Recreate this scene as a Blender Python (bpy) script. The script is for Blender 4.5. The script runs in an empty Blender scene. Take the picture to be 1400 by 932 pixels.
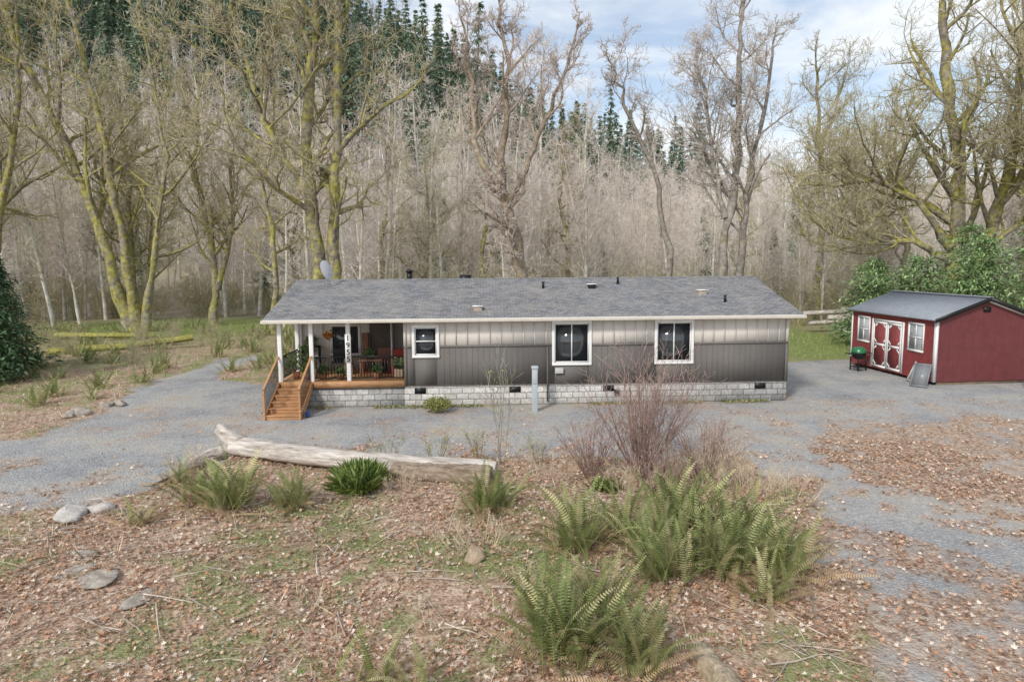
import bpy, math, random
import numpy as np
from mathutils import Vector, Matrix
random.seed(7); rs=np.random.RandomState(11)
scene=bpy.context.scene
scene.view_settings.view_transform='Standard'
try: scene.view_settings.look='None'
except Exception: pass
scene.view_settings.exposure=0
R=math.radians
# ------------------------------------------------------------ materials
def newmat(name):
    m=bpy.data.materials.new(name); m.use_nodes=True
    nt=m.node_tree; b=nt.nodes['Principled BSDF']; return m,nt,b
def N(nt,t,**k):
    n=nt.nodes.new(t)
    for a,v in k.items(): setattr(n,a,v)
    return n
def mat(name,c,rough=.8,scale=6,var=.25,bump=.2,metal=0,c2=None,stretch=None,spec=.3,bscale=None):
    m,nt,b=newmat(name); L=nt.links
    tc=N(nt,'ShaderNodeTexCoord'); src=tc.outputs['Object']
    if stretch:
        mp=N(nt,'ShaderNodeMapping'); mp.inputs['Scale'].default_value=stretch; L.new(src,mp.inputs[0]); src=mp.outputs[0]
    no=N(nt,'ShaderNodeTexNoise'); no.inputs['Scale'].default_value=scale; no.inputs['Detail'].default_value=8; no.inputs['Roughness'].default_value=.65
    L.new(src,no.inputs['Vector'])
    r=N(nt,'ShaderNodeValToRGB'); r.color_ramp.elements[0].position=.3; r.color_ramp.elements[1].position=.7
    a=[x*(1-var) for x in c]; d=[min(1,x*(1+var)) for x in c] if c2 is None else c2
    r.color_ramp.elements[0].color=(*a,1); r.color_ramp.elements[1].color=(*d,1)
    L.new(no.outputs['Fac'],r.inputs[0]); L.new(r.outputs[0],b.inputs['Base Color'])
    b.inputs['Roughness'].default_value=rough; b.inputs['Metallic'].default_value=metal
    b.inputs['Specular IOR Level'].default_value=spec
    if bump:
        n2=N(nt,'ShaderNodeTexNoise'); n2.inputs['Scale'].default_value=bscale or scale*5; n2.inputs['Detail'].default_value=5; L.new(src,n2.inputs['Vector'])
        bp=N(nt,'ShaderNodeBump'); bp.inputs['Strength'].default_value=bump; bp.inputs['Distance'].default_value=.02
        L.new(n2.outputs['Fac'],bp.inputs['Height']); L.new(bp.outputs[0],b.inputs['Normal'])
    return m
def attrmat(name,rough=.8,var=.35,scale=8,moss=None,trans=0,bump=0,spec=.2,mosslo=.42,mrange=.1):
    m,nt,b=newmat(name); L=nt.links
    at=N(nt,'ShaderNodeAttribute',attribute_name='Col')
    tc=N(nt,'ShaderNodeTexCoord'); no=N(nt,'ShaderNodeTexNoise'); no.inputs['Scale'].default_value=scale; no.inputs['Detail'].default_value=6
    L.new(tc.outputs['Object'],no.inputs['Vector'])
    mr=N(nt,'ShaderNodeMapRange'); mr.inputs[1].default_value=.3; mr.inputs[2].default_value=.7; mr.inputs[3].default_value=1-var; mr.inputs[4].default_value=1+var
    L.new(no.outputs['Fac'],mr.inputs[0])
    mx=N(nt,'ShaderNodeVectorMath',operation='SCALE'); L.new(at.outputs['Color'],mx.inputs[0]); L.new(mr.outputs[0],mx.inputs['Scale'])
    out=mx.outputs[0]
    if moss:
        n2=N(nt,'ShaderNodeTexNoise'); n2.inputs['Scale'].default_value=1.3; n2.inputs['Detail'].default_value=7; n2.inputs['Roughness'].default_value=.7; L.new(tc.outputs['Object'],n2.inputs['Vector'])
        ge=N(nt,'ShaderNodeNewGeometry'); sx=N(nt,'ShaderNodeSeparateXYZ'); L.new(ge.outputs['Normal'],sx.inputs[0])
        ma=N(nt,'ShaderNodeMath',operation='MULTIPLY_ADD'); L.new(sx.outputs['Z'],ma.inputs[0]); ma.inputs[1].default_value=.10; L.new(n2.outputs['Fac'],ma.inputs[2])
        mr2=N(nt,'ShaderNodeMapRange'); mr2.inputs[1].default_value=mosslo; mr2.inputs[2].default_value=mosslo+mrange; L.new(ma.outputs[0],mr2.inputs[0])
        mm=N(nt,'ShaderNodeMath',operation='MULTIPLY'); L.new(mr2.outputs[0],mm.inputs[0]); L.new(at.outputs['Alpha'],mm.inputs[1])
        mc=N(nt,'ShaderNodeVectorMath',operation='SCALE'); mc.inputs[0].default_value=moss; L.new(mr.outputs[0],mc.inputs['Scale'])
        mix=N(nt,'ShaderNodeMix',data_type='RGBA'); L.new(mm.outputs[0],mix.inputs[0]); L.new(out,mix.inputs[6]); L.new(mc.outputs[0],mix.inputs[7]); out=mix.outputs[2]
    L.new(out,b.inputs['Base Color'])
    b.inputs['Roughness'].default_value=rough; b.inputs['Specular IOR Level'].default_value=spec
    if bump:
        n3=N(nt,'ShaderNodeTexNoise'); n3.inputs['Scale'].default_value=scale*4; L.new(tc.outputs['Object'],n3.inputs['Vector'])
        bp=N(nt,'ShaderNodeBump'); bp.inputs['Strength'].default_value=bump; bp.inputs['Distance'].default_value=.03
        L.new(n3.outputs['Fac'],bp.inputs['Height']); L.new(bp.outputs[0],b.inputs['Normal'])
    if trans:
        o=nt.nodes['Material Output']; tr=N(nt,'ShaderNodeBsdfTranslucent'); L.new(out,tr.inputs[0])
        ms=N(nt,'ShaderNodeMixShader'); ms.inputs[0].default_value=trans; L.new(b.outputs[0],ms.inputs[1]); L.new(tr.outputs[0],ms.inputs[2]); L.new(ms.outputs[0],o.inputs[0])
    return m
# ------------------------------------------------------------ mesh builder
class MB:
    def __init__(s): s.V=[];s.F=[];s.C=[];s.n=0
    def add(s,V,F,col):
        V=np.asarray(V,dtype=np.float32).reshape(-1,3); F=np.asarray(F,dtype=np.int32)
        C=np.asarray(col,dtype=np.float32)
        if C.ndim==1: C=np.tile(C,(len(V),1))
        if C.shape[1]==3: C=np.hstack([C,np.ones((len(C),1),np.float32)])
        s.V.append(V); s.F.append(F+s.n); s.C.append(C); s.n+=len(V)
    def build(s,name,m,parent=None,smooth=False,obj=True):
        me=bpy.data.meshes.new(name)
        V=np.concatenate(s.V); C=np.concatenate(s.C)
        me.vertices.add(len(V)); me.vertices.foreach_set('co',V.ravel())
        li=np.concatenate([f.ravel() for f in s.F]); tot=np.concatenate([np.full(len(f),f.shape[1],np.int32) for f in s.F])
        st=np.concatenate([[0],np.cumsum(tot)[:-1]]).astype(np.int32)
        me.loops.add(len(li)); me.loops.foreach_set('vertex_index',li.astype(np.int32))
        me.polygons.add(len(tot)); me.polygons.foreach_set('loop_start',st); me.polygons.foreach_set('loop_total',tot)
        if smooth: me.polygons.foreach_set('use_smooth',np.ones(len(tot),bool))
        me.update(calc_edges=True)
        a=me.color_attributes.new('Col','FLOAT_COLOR','POINT'); a.data.foreach_set('color',C.ravel())
        me.materials.append(m)
        if not obj: return me
        return mkobj(name,me,parent)
def mkobj(name,me,parent=None,loc=None,rot=None,sc=None):
    o=bpy.data.objects.new(name,me); scene.collection.objects.link(o)
    if parent: o.parent=parent
    if loc is not None: o.location=loc
    if rot is not None: o.rotation_euler=rot
    if sc is not None: o.scale=sc if hasattr(sc,'__len__') else (sc,sc,sc)
    return o
def empty(name,loc=(0,0,0),rz=0):
    o=bpy.data.objects.new(name,None); o.empty_display_size=.3; scene.collection.objects.link(o); o.location=loc; o.rotation_euler=(0,0,R(rz)); return o
BF=np.array([[0,1,3,2],[4,6,7,5],[0,4,5,1],[2,3,7,6],[0,2,6,4],[1,5,7,3]])
def boxes(name,bl,m,parent=None,bevel=0):
    mb=MB()
    for (x0,x1,y0,y1,z0,z1) in bl:
        V=[(x,y,z) for x in (x0,x1) for y in (y0,y1) for z in (z0,z1)]
        mb.add(V,BF,(1,1,1,1))
    o=mb.build(name,m,parent)
    if bevel:
        b=o.modifiers.new('b','BEVEL'); b.width=bevel; b.segments=2
    return o
def batch_tubes(mb,P,Rr,S,col):
    P=np.asarray(P,np.float32);Rr=np.asarray(Rr,np.float32); n,K,_=P.shape
    T=np.gradient(P,axis=1); T/=np.linalg.norm(T,axis=2,keepdims=True)+1e-9
    ov=P[:,-1]-P[:,0]; ov/=np.linalg.norm(ov,axis=1,keepdims=True)+1e-9
    ref=np.where(np.abs(ov[:,2:3])>.7,np.array([[1,.13,.05]]),np.array([[.1,.07,1]]))[:,None,:]
    A=np.cross(T,np.broadcast_to(ref,T.shape)); A/=np.linalg.norm(A,axis=2,keepdims=True)+1e-9
    Bv=np.cross(T,A)
    th=np.arange(S)*2*math.pi/S
    RR4=Rr[:,:,None,None]*(1+(rs.normal(0,.13,(n,K,S,1)) if S>=5 else 0))
    V=P[:,:,None,:]+RR4*(A[:,:,None,:]*np.cos(th)[None,None,:,None]+Bv[:,:,None,:]*np.sin(th)[None,None,:,None])
    i=np.arange(n)[:,None,None]*K*S; k=np.arange(K-1)[None,:,None]*S; s=np.arange(S)[None,None,:]; s2=(s+1)%S
    F=np.stack([i+k+s,i+k+s2,i+k+S+s2,i+k+S+s],-1).reshape(-1,4)
    col=np.asarray(col,np.float32)
    if col.ndim==2: col=np.repeat(col,K*S,axis=0)
    else: col=np.repeat(col.reshape(-1,4),S,axis=0)
    mb.add(V.reshape(-1,3),F,col)
class Tree:
    def __init__(s,seed): s.r=random.Random(seed); s.t={}
    def put(s,pts,rad,S,col):
        v=s.r.uniform(.8,1.2); s.t.setdefault((len(pts),S),[]).append((pts,rad,(col[0]*v,col[1]*v,col[2]*v,col[3])))
    def grow(s,p,d,L,r,lvl,cfg):
        rr=s.r; K=cfg['K'][lvl]; pts=[p.copy()]; rad=[r]; d=d.normalized(); ds=[d.copy()]
        w=cfg['w'][lvl]; up=cfg['up'][lvl]; end=cfg['end'][lvl]
        for i in range(1,K):
            d=d+Vector((rr.gauss(0,w),rr.gauss(0,w),rr.gauss(0,w)+up)); d.normalize()
            p=p+d*(L/(K-1)); pts.append(p.copy()); ds.append(d.copy()); rad.append(max(cfg['rmin'],r*(1-(1-end)*i/(K-1))*(1+rr.uniform(-.08,.08))))
        s.put([tuple(q) for q in pts],rad,cfg['S'][lvl],cfg['col'][lvl])
        s.spawn(pts,ds,rad,L,lvl,cfg)
    def spawn(s,pts,ds,rad,L,lvl,cfg,t0=None,n=None):
        if lvl+1>=len(cfg['K']): return
        rr=s.r; K=len(pts); n=n or cfg['n'][lvl]; t0=cfg['t0'][lvl] if t0 is None else t0
        for j in range(n):
            t=t0+(1-t0)*((j+rr.random())/n); f=t*(K-1); i=min(K-2,int(f)); f-=i
            q=pts[i].lerp(pts[i+1],f); d=ds[i+1]; r0=rad[i]*(1-f)+rad[i+1]*f
            pr=Vector((rr.gauss(0,1),rr.gauss(0,1),rr.gauss(0,.6)+cfg['pz'])); pr=(pr-d*pr.dot(d)); 
            if pr.length<.01: continue
            pr.normalize(); a=R(rr.uniform(*cfg['ang'])); nd=d*math.cos(a)+pr*math.sin(a)
            Lc=L*cfg['ratio'][lvl]*rr.uniform(.55,1.2)*(1.15-.6*t if lvl==0 else 1)
            s.grow(q,nd,Lc,max(cfg['rmin'],r0*rr.uniform(.42,.62)*cfg.get('rf',1)),lvl+1,cfg)
    def stem(s,pts,r0,r1,cfg,n,t0,L):
        V=[Vector(p) for p in pts]
        out=[]; M=5
        for i in range(len(V)-1):
            for k in range(M): 
                q=V[i].lerp(V[i+1],k/M)
                if i+k>0: q=q+Vector((s.r.gauss(0,.09),s.r.gauss(0,.09),0))
                out.append(q)
        out.append(V[-1]); K=len(out)
        rad=[(r0+(r1-r0)*i/(K-1))*(1+s.r.uniform(-.1,.14))*(1+.5*max(0,1-i/2.)) for i in range(K)]
        ds=[(out[min(i+1,K-1)]-out[max(i-1,0)]).normalized() for i in range(K)]
        s.put([tuple(q) for q in out],rad,10,cfg['col'][0]); s.spawn(out,ds,rad,L,0,cfg,t0,n)
        s.grow(out[-1],ds[-1],L*.45,rad[-1],1,cfg)
    def mesh(s,name,m,**k):
        mb=MB()
        for (K,S),l in s.t.items():
            batch_tubes(mb,[a[0] for a in l],[a[1] for a in l],S,np.array([a[2] for a in l]))
        return mb.build(name,m,smooth=True,**k)
# ------------------------------------------------------------ noise + masks
lat=rs.rand(12,256,256)
def vn(x,y,sc,seed=0):
    x=np.asarray(x)/sc+37.3*seed+500;y=np.asarray(y)/sc+11.7*seed+500
    xi=np.floor(x).astype(int);yi=np.floor(y).astype(int);fx=x-xi;fy=y-yi;fx=fx*fx*(3-2*fx);fy=fy*fy*(3-2*fy)
    G=lat[seed%12]; g=lambda a,b:G[a%256,b%256]
    return (g(xi,yi)*(1-fx)+g(xi+1,yi)*fx)*(1-fy)+(g(xi,yi+1)*(1-fx)+g(xi+1,yi+1)*fx)*fy
def inpoly(x,y,poly):
    c=np.zeros(x.shape,bool); j=len(poly)-1
    for i in range(len(poly)):
        xi,yi=poly[i];xj,yj=poly[j]
        if yi!=yj: c^=((yi>y)!=(yj>y))&(x<(xj-xi)*(y-yi)/(yj-yi)+xi)
        j=i
    return c
GR=[(-30,17.2),(-17,19.3),(-14.9,20),(-14.3,22),(-15.0,25.5),(-15.6,29.2),(-15.6,34.5),(-14.3,38),(-13.0,37),(-14.0,33),(-13.4,30),(-11.4,29),(-9.5,28.5),(-8.4,26.5),(-8.3,24.0),(10.4,24.8),(11.3,30),(12.6,33.5),(16,34.6),(23,36),(27,34),(26,28),(21,26.5),(19,25.0),(24,22.0),(40,21),(40,8),(18,2),(4.2,2),(4.5,7.9),(5.1,10.4),(6.2,13.6),(7.2,15.6),(5.0,17.4),(0,17.5),(-7,18.5),(-8.3,16.8),(-7.8,15.6),(-10.6,13.9),(-16,12.6),(-30,9.5)]
PATCH=[(8.6,20.9),(12,21.8),(22,21.4),(34,19),(26,10),(11.0,11.5),(8.6,14.5),(8.0,17.4),(9.2,18.9)]
PATCH2=[(5.4,14.3),(7.0,13),(9.5,9),(12,6),(12,2),(4,2),(4.3,8)]
def masks(x,y):
    dx=(vn(x,y,1.1,1)-.5)*.9+(vn(x,y,.3,2)-.5)*.6; dy=(vn(x,y,1.1,3)-.5)*.9+(vn(x,y,.3,4)-.5)*.6
    g=inpoly(x+dx,y+dy,GR).astype(float)
    pt=inpoly(x+dx*2.2,y+dy*2.2,PATCH); pt2=inpoly(x+dx*2.5,y+dy*2.5,PATCH2)
    n=vn(x,y,.9,5)*.5+vn(x,y,.25,6)*.5
    patch=np.where(pt,np.clip((n-.10)*3.2,0,1)*.95,np.where(pt2,np.clip((n-.3)*3.2,0,1)*.85,0))
    stray=np.clip((n-.52)*3,0,.45)*(y<25)
    leaf=np.where(g>.5,np.maximum(patch,stray),1.)
    q=vn(x,y,1.6,7)*.3+vn(x,y,.5,8)*.4+vn(x,y,.2,9)*.3
    cen=np.exp(-(((x+1.8)/3.6)**2+((y-12.0)/4.4)**2))+.6*np.exp(-(((x+4.0)/2.2)**2+((y-8.8)/1.5)**2))
    near=np.clip((q-.58+cen*.18)*4.,0,1)*(g<.5)*.75
    far=((y>24)&(g<.5)); fl=np.clip((q-.42)*4,0,1)
    green=np.where(far,fl*.75,near)
    lawn=(np.exp(-(((x-16)/7)**2+((y-43)/9.)**2))+np.exp(-(((x+27)/10)**2+((y-55)/9.)**2)))
    green=np.clip(np.maximum(green,np.where(g<.5,lawn*1.8,0)),0,1)
    return g,leaf*(1-.65*green),green
def height(x,y):
    x=np.asarray(x,float);y=np.asarray(y,float)
    t=np.clip((y-72)/150,0,1); t=t*t*(3-2*t)
    xx=x*200/np.maximum(y,120)
    Hc=21+42/(1+np.exp((xx+10)/15))+28/(1+np.exp((xx+95)/20))
    h=Hc*t*(1-.35*np.clip((y-230)/300,0,1))
    h+= (vn(x,y,14,10)-.5)*5*np.clip((y-60)/60,0,1)
    side=np.clip((np.abs(x)-60)/80,0,1); h+=side*side*8*np.clip(y/40,0,1)
    g=inpoly(x,y,GR)
    b=((vn(x,y,2.5,1)-.5)*.22+(vn(x,y,.6,2)-.5)*.07)*(~g)*np.clip(1-(y-60)/20,0,1)
    mound=.35*np.exp(-(((x-2.3)/3.2)**2+((y-10.5)/3.5)**2))
    return h+b*((y<22.5)|(np.abs(x-1)>13)|(y>36))+mound
def gz(x,y): return float(height(np.array([x]),np.array([y]))[0])
# ------------------------------------------------------------ ground sheet
def axis(fine0,fine1,step,lo,hi,gr=1.13):
    a=list(np.arange(fine0,fine1,step)); s=step;v=a[-1]
    while v<hi: s=min(s*gr,14);v+=s;a.append(v)
    s=step;v=fine0;b=[]
    while v>lo: s=min(s*gr,14);v-=s;b.append(v)
    return np.array(b[::-1]+a)
xs=axis(-20,24,.11,-900,900); ys=axis(6,38,.11,-60,1000)
X,Y=np.meshgrid(xs,ys); Z=height(X,Y)
g,l,gn=masks(X,Y)
def blur(a):
    for ax in (0,1):
        a=(np.roll(a,1,ax)+2*a+np.roll(a,-1,ax))/4
    return a
g=blur(blur(g)); l=blur(l); gn=blur(gn)
Z=Z-.03*g
Z+=(vn(X,Y,.13,11)-.5)*.03*(1-g)*(Y<30)
ny,nx=X.shape
idx=np.arange(nx*ny).reshape(ny,nx)
F=np.stack([idx[:-1,:-1],idx[:-1,1:],idx[1:,1:],idx[1:,:-1]],-1).reshape(-1,4)
forest_=np.clip((Y-60)/12,0,1)
mb=MB(); mb.add(np.stack([X,Y,Z],-1),F,np.stack([g,l,gn,forest_],-1).reshape(-1,4))
m,nt,b=newmat('ground_mix'); L=nt.links
at=N(nt,'ShaderNodeAttribute',attribute_name='Col'); sp=N(nt,'ShaderNodeSeparateColor'); L.new(at.outputs['Color'],sp.inputs[0])
tc=N(nt,'ShaderNodeTexCoord'); obj=tc.outputs['Object']
def noise(sc,det=6,ro=.6):
    n=N(nt,'ShaderNodeTexNoise'); n.inputs['Scale'].default_value=sc;n.inputs['Detail'].default_value=det;n.inputs['Roughness'].default_value=ro; L.new(obj,n.inputs['Vector']); return n.outputs['Fac']
def vor(sc,out='Color'):
    n=N(nt,'ShaderNodeTexVoronoi'); n.inputs['Scale'].default_value=sc; L.new(obj,n.inputs['Vector']); return n.outputs[out]
def ramp(f,els):
    r=N(nt,'ShaderNodeValToRGB'); e=r.color_ramp.elements
    while len(e)<len(els): e.new(.5)
    for i,(p,c) in enumerate(els): e[i].position=p; e[i].color=(*c,1)
    L.new(f,r.inputs[0]); return r.outputs[0]
def mixc(f,a,bb,bt='MIX'):
    n=N(nt,'ShaderNodeMix',data_type='RGBA',blend_type=bt)
    if isinstance(f,float): n.inputs[0].default_value=f
    else: L.new(f,n.inputs[0])
    L.new(a,n.inputs[6]);L.new(bb,n.inputs[7]); return n.outputs[2]
def sepR(c):
    n=N(nt,'ShaderNodeSeparateColor'); L.new(c,n.inputs[0]); return n.outputs[0]
grav=mixc(.65,ramp(sepR(vor(26)),[(0,(.16,.16,.16)),(.6,(.34,.335,.33)),(1,(.66,.65,.63))]),ramp(noise(.33,12,.74),[(.34,(.22,.22,.23)),(.45,(.33,.33,.33)),(.53,(.42,.405,.38)),(.60,(.48,.43,.35)),(.7,(.40,.35,.25))]))
litter=mixc(.4,ramp(sepR(vor(14)),[(0,(.18,.115,.075)),(.35,(.38,.25,.17)),(.7,(.53,.39,.29)),(1,(.70,.59,.48))]),ramp(noise(2.2,8,.7),[(.35,(.29,.19,.13)),(.65,(.54,.41,.31))]))
green=mixc(.5,ramp(noise(30,4,.6),[(.3,(.11,.14,.04)),(.7,(.29,.35,.12))]),ramp(noise(1.5,6,.7),[(.35,(.18,.21,.08)),(.65,(.32,.37,.14))]))
dirt=ramp(noise(6,8,.7),[(.3,(.18,.14,.10)),(.7,(.38,.32,.25))])
fl=ramp(noise(.35,10,.75),[(.3,(.23,.19,.14)),(.5,(.38,.33,.25)),(.7,(.29,.29,.15))])
base=mixc(sp.outputs[1],mixc(sp.outputs[0],dirt,grav),litter)
base=mixc(sp.outputs[2],base,green); base=mixc(at.outputs['Alpha'],base,fl)
L.new(base,b.inputs['Base Color']); b.inputs['Roughness'].default_value=.95; b.inputs['Specular IOR Level'].default_value=.1
bp=N(nt,'ShaderNodeBump'); bp.inputs['Strength'].default_value=.8; bp.inputs['Distance'].default_value=.03; L.new(vor(22,'Distance'),bp.inputs['Height']); L.new(bp.outputs[0],b.inputs['Normal'])
mb.build('ground',m,smooth=True)
# ------------------------------------------------------------ scatter helper
def scatter(mb,tv,tf,pos,yaw,pitch,roll,size,col):
    n=len(pos); cy,sy=np.cos(yaw),np.sin(yaw);cp,spp=np.cos(pitch),np.sin(pitch);cr,sr=np.cos(roll),np.sin(roll)
    z0=np.zeros(n);o1=np.ones(n)
    Rz=np.stack([cy,-sy,z0,sy,cy,z0,z0,z0,o1],-1).reshape(n,3,3)
    Rx=np.stack([o1,z0,z0,z0,cp,-spp,z0,spp,cp],-1).reshape(n,3,3)
    Ry=np.stack([cr,z0,sr,z0,o1,z0,-sr,z0,cr],-1).reshape(n,3,3)
    M=(Rz@Rx@Ry)*np.asarray(size)[:,None,None]
    V=np.einsum('nij,kj->nki',M,tv)+pos[:,None,:]
    k=len(tv); F=(np.arange(n)[:,None,None]*k+tf[None]).reshape(-1,tf.shape[1])
    mb.add(V.reshape(-1,3),F,np.repeat(np.hstack([col,np.ones((n,1))]),k,axis=0))
ang=np.radians([-90,-50,-20,10,30,60,90,120,150,170,200,230]); rad_=np.array([.35,.45,.9,.45,.95,.5,1.15,.5,.95,.45,.9,.45])
lv=np.vstack([[0,0,0],np.stack([np.cos(ang)*rad_,np.sin(ang)*rad_,.35*rad_**2],-1)])
lf=np.array([[0,1+i,1+(i+1)%12] for i in range(12)])
def palette(n,cols,w,j=.2):
    cols=np.array(cols); i=rs.choice(len(cols),n,p=np.array(w)/sum(w)); return (cols[i]*(1+rs.uniform(-j,j,(n,1)))).clip(0,.9)
LC=[(.47,.30,.20),(.60,.43,.31),(.28,.17,.11),(.74,.63,.52),(.52,.28,.17)]
leafm=attrmat('dry_leaf',.75,.2,20,trans=.12)
def leafscatter(name,n,x0,x1,y0,y1,s0,s1,pw=1.):
    x=rs.uniform(x0,x1,n); y=y0+(y1-y0)*rs.rand(n)**pw
    g,l,gn=masks(x,y); clump=vn(x,y,.5,3)*.6+vn(x,y,1.4,6)*.4
    k=rs.rand(n)<l*(.1+1.1*clump); k&=~((np.abs(x-1)<9.6)&(y>23.4)&(y<34)); x,y=x[k],y[k]; c=len(x)
    z=height(x,y)-.03*(masks(x,y)[0])+.012+rs.rand(c)*.035
    mb=MB(); scatter(mb,lv,lf,np.stack([x,y,z],-1),rs.rand(c)*6.28,rs.normal(0,.35,c),rs.normal(0,.35,c),rs.uniform(s0,s1,c),palette(c,LC,[4,3,2.2,2,1.6]))
    mb.build(name,leafm)
leafscatter('fallen_leaves',115000,-13,12,6.5,19,.022,.055,1.35)
leafscatter('fallen_leaves',40000,-22,26,17,34,.03,.055,1.4)
wv=np.array([[0,0,0],[.35,.3,.25],[.3,.8,.4],[0,1.1,.35],[-.3,.8,.4],[-.35,.3,.25]]); wf=np.array([[0,1,2,3],[0,3,4,5]])
bladev=np.array([[-.06,0,0],[.06,0,0],[.05,.1,.55],[-.02,.3,1.]]); bladef=np.array([[0,1,2,3]])
greenm=attrmat('green_leaf',.6,.25,10,trans=.3)
n=70000; x=rs.uniform(-13,8,n); y=6.5+15*rs.rand(n)**1.3; g_,l_,gn_=masks(x,y); k=rs.rand(n)<gn_*.8; x,y=x[k],y[k];c=len(x)
mb=MB(); scatter(mb,wv,wf,np.stack([x,y,height(x,y)+.01],-1),rs.rand(c)*6.28,rs.normal(0.2,.3,c),rs.normal(0,.3,c),rs.uniform(.02,.055,c),palette(c,[(.23,.30,.09),(.32,.38,.15),(.40,.41,.21)],[3,3,2]))
n=75000; x=rs.uniform(-38,30,n); y=7+50*rs.rand(n)**1.0; g_,l_,gn_=masks(x,y); k=(rs.rand(n)<gn_*.9)&~((np.abs(x-1)<9.8)&(y>23.2)&(y<34)); x,y=x[k],y[k];c=len(x)
scatter(mb,bladev,bladef,np.stack([x,y,height(x,y)],-1),rs.rand(c)*6.28,rs.normal(0,.2,c),rs.normal(0,.2,c),rs.uniform(.06,.14,c)*np.where(y>24,1.8,1),palette(c,[(.24,.36,.09),(.36,.45,.14),(.48,.46,.25)],[3,3,2.5]))
mb.build('grass_and_weeds',greenm)
n=19000; x=rs.uniform(-30,12,n); y=8+38*rs.rand(n)**1.2; g_,l_,gn_=masks(x,y)
k=(g_<.5)&~((np.abs(x-1)<9.9)&(y>23.2)&(y<34))&(vn(x,y,1.0,4)>.42); x,y=x[k],y[k];c=len(x)
mb=MB(); scatter(mb,np.array([[-.022,0,0],[.022,0,0],[.015,.25,.5],[-.01,.6,.95]]),bladef,np.stack([x,y,height(x,y)],-1),rs.rand(c)*6.28,rs.normal(-.2,.5,c),rs.normal(0,.4,c),rs.uniform(.1,.38,c),palette(c,[(.60,.50,.35),(.44,.34,.23),(.70,.62,.48)],[3,3,2])); mb.build('dead_grass_stems',greenm)
woodm=attrmat('bark_plain',.9,.35,6,bump=.4)
mb=MB(); P=[];RR=[];CC=[]
for i in range(560):
    x0=random.uniform(-12,6.5);y0=random.uniform(7,18); 
    if inpoly(np.array([x0]),np.array([y0]),GR)[0]: continue
    a=random.uniform(0,6.28);Ls=random.uniform(.15,1.1); pts=[]
    for k in range(4):
        q=(x0+math.cos(a)*Ls*k/3+random.gauss(0,.02),y0+math.sin(a)*Ls*k/3+random.gauss(0,.02)); pts.append((q[0],q[1],gz(*q)+.04+random.uniform(0,.03)))
    P.append(pts);r0=random.uniform(.004,.014);RR.append([r0,r0*.9,r0*.7,r0*.4]);v=random.uniform(.6,1.3);CC.append((.48*v,.41*v,.34*v,0))
batch_tubes(mb,P,RR,4,np.array(CC)); mb.build('fallen_twigs',woodm)
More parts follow.
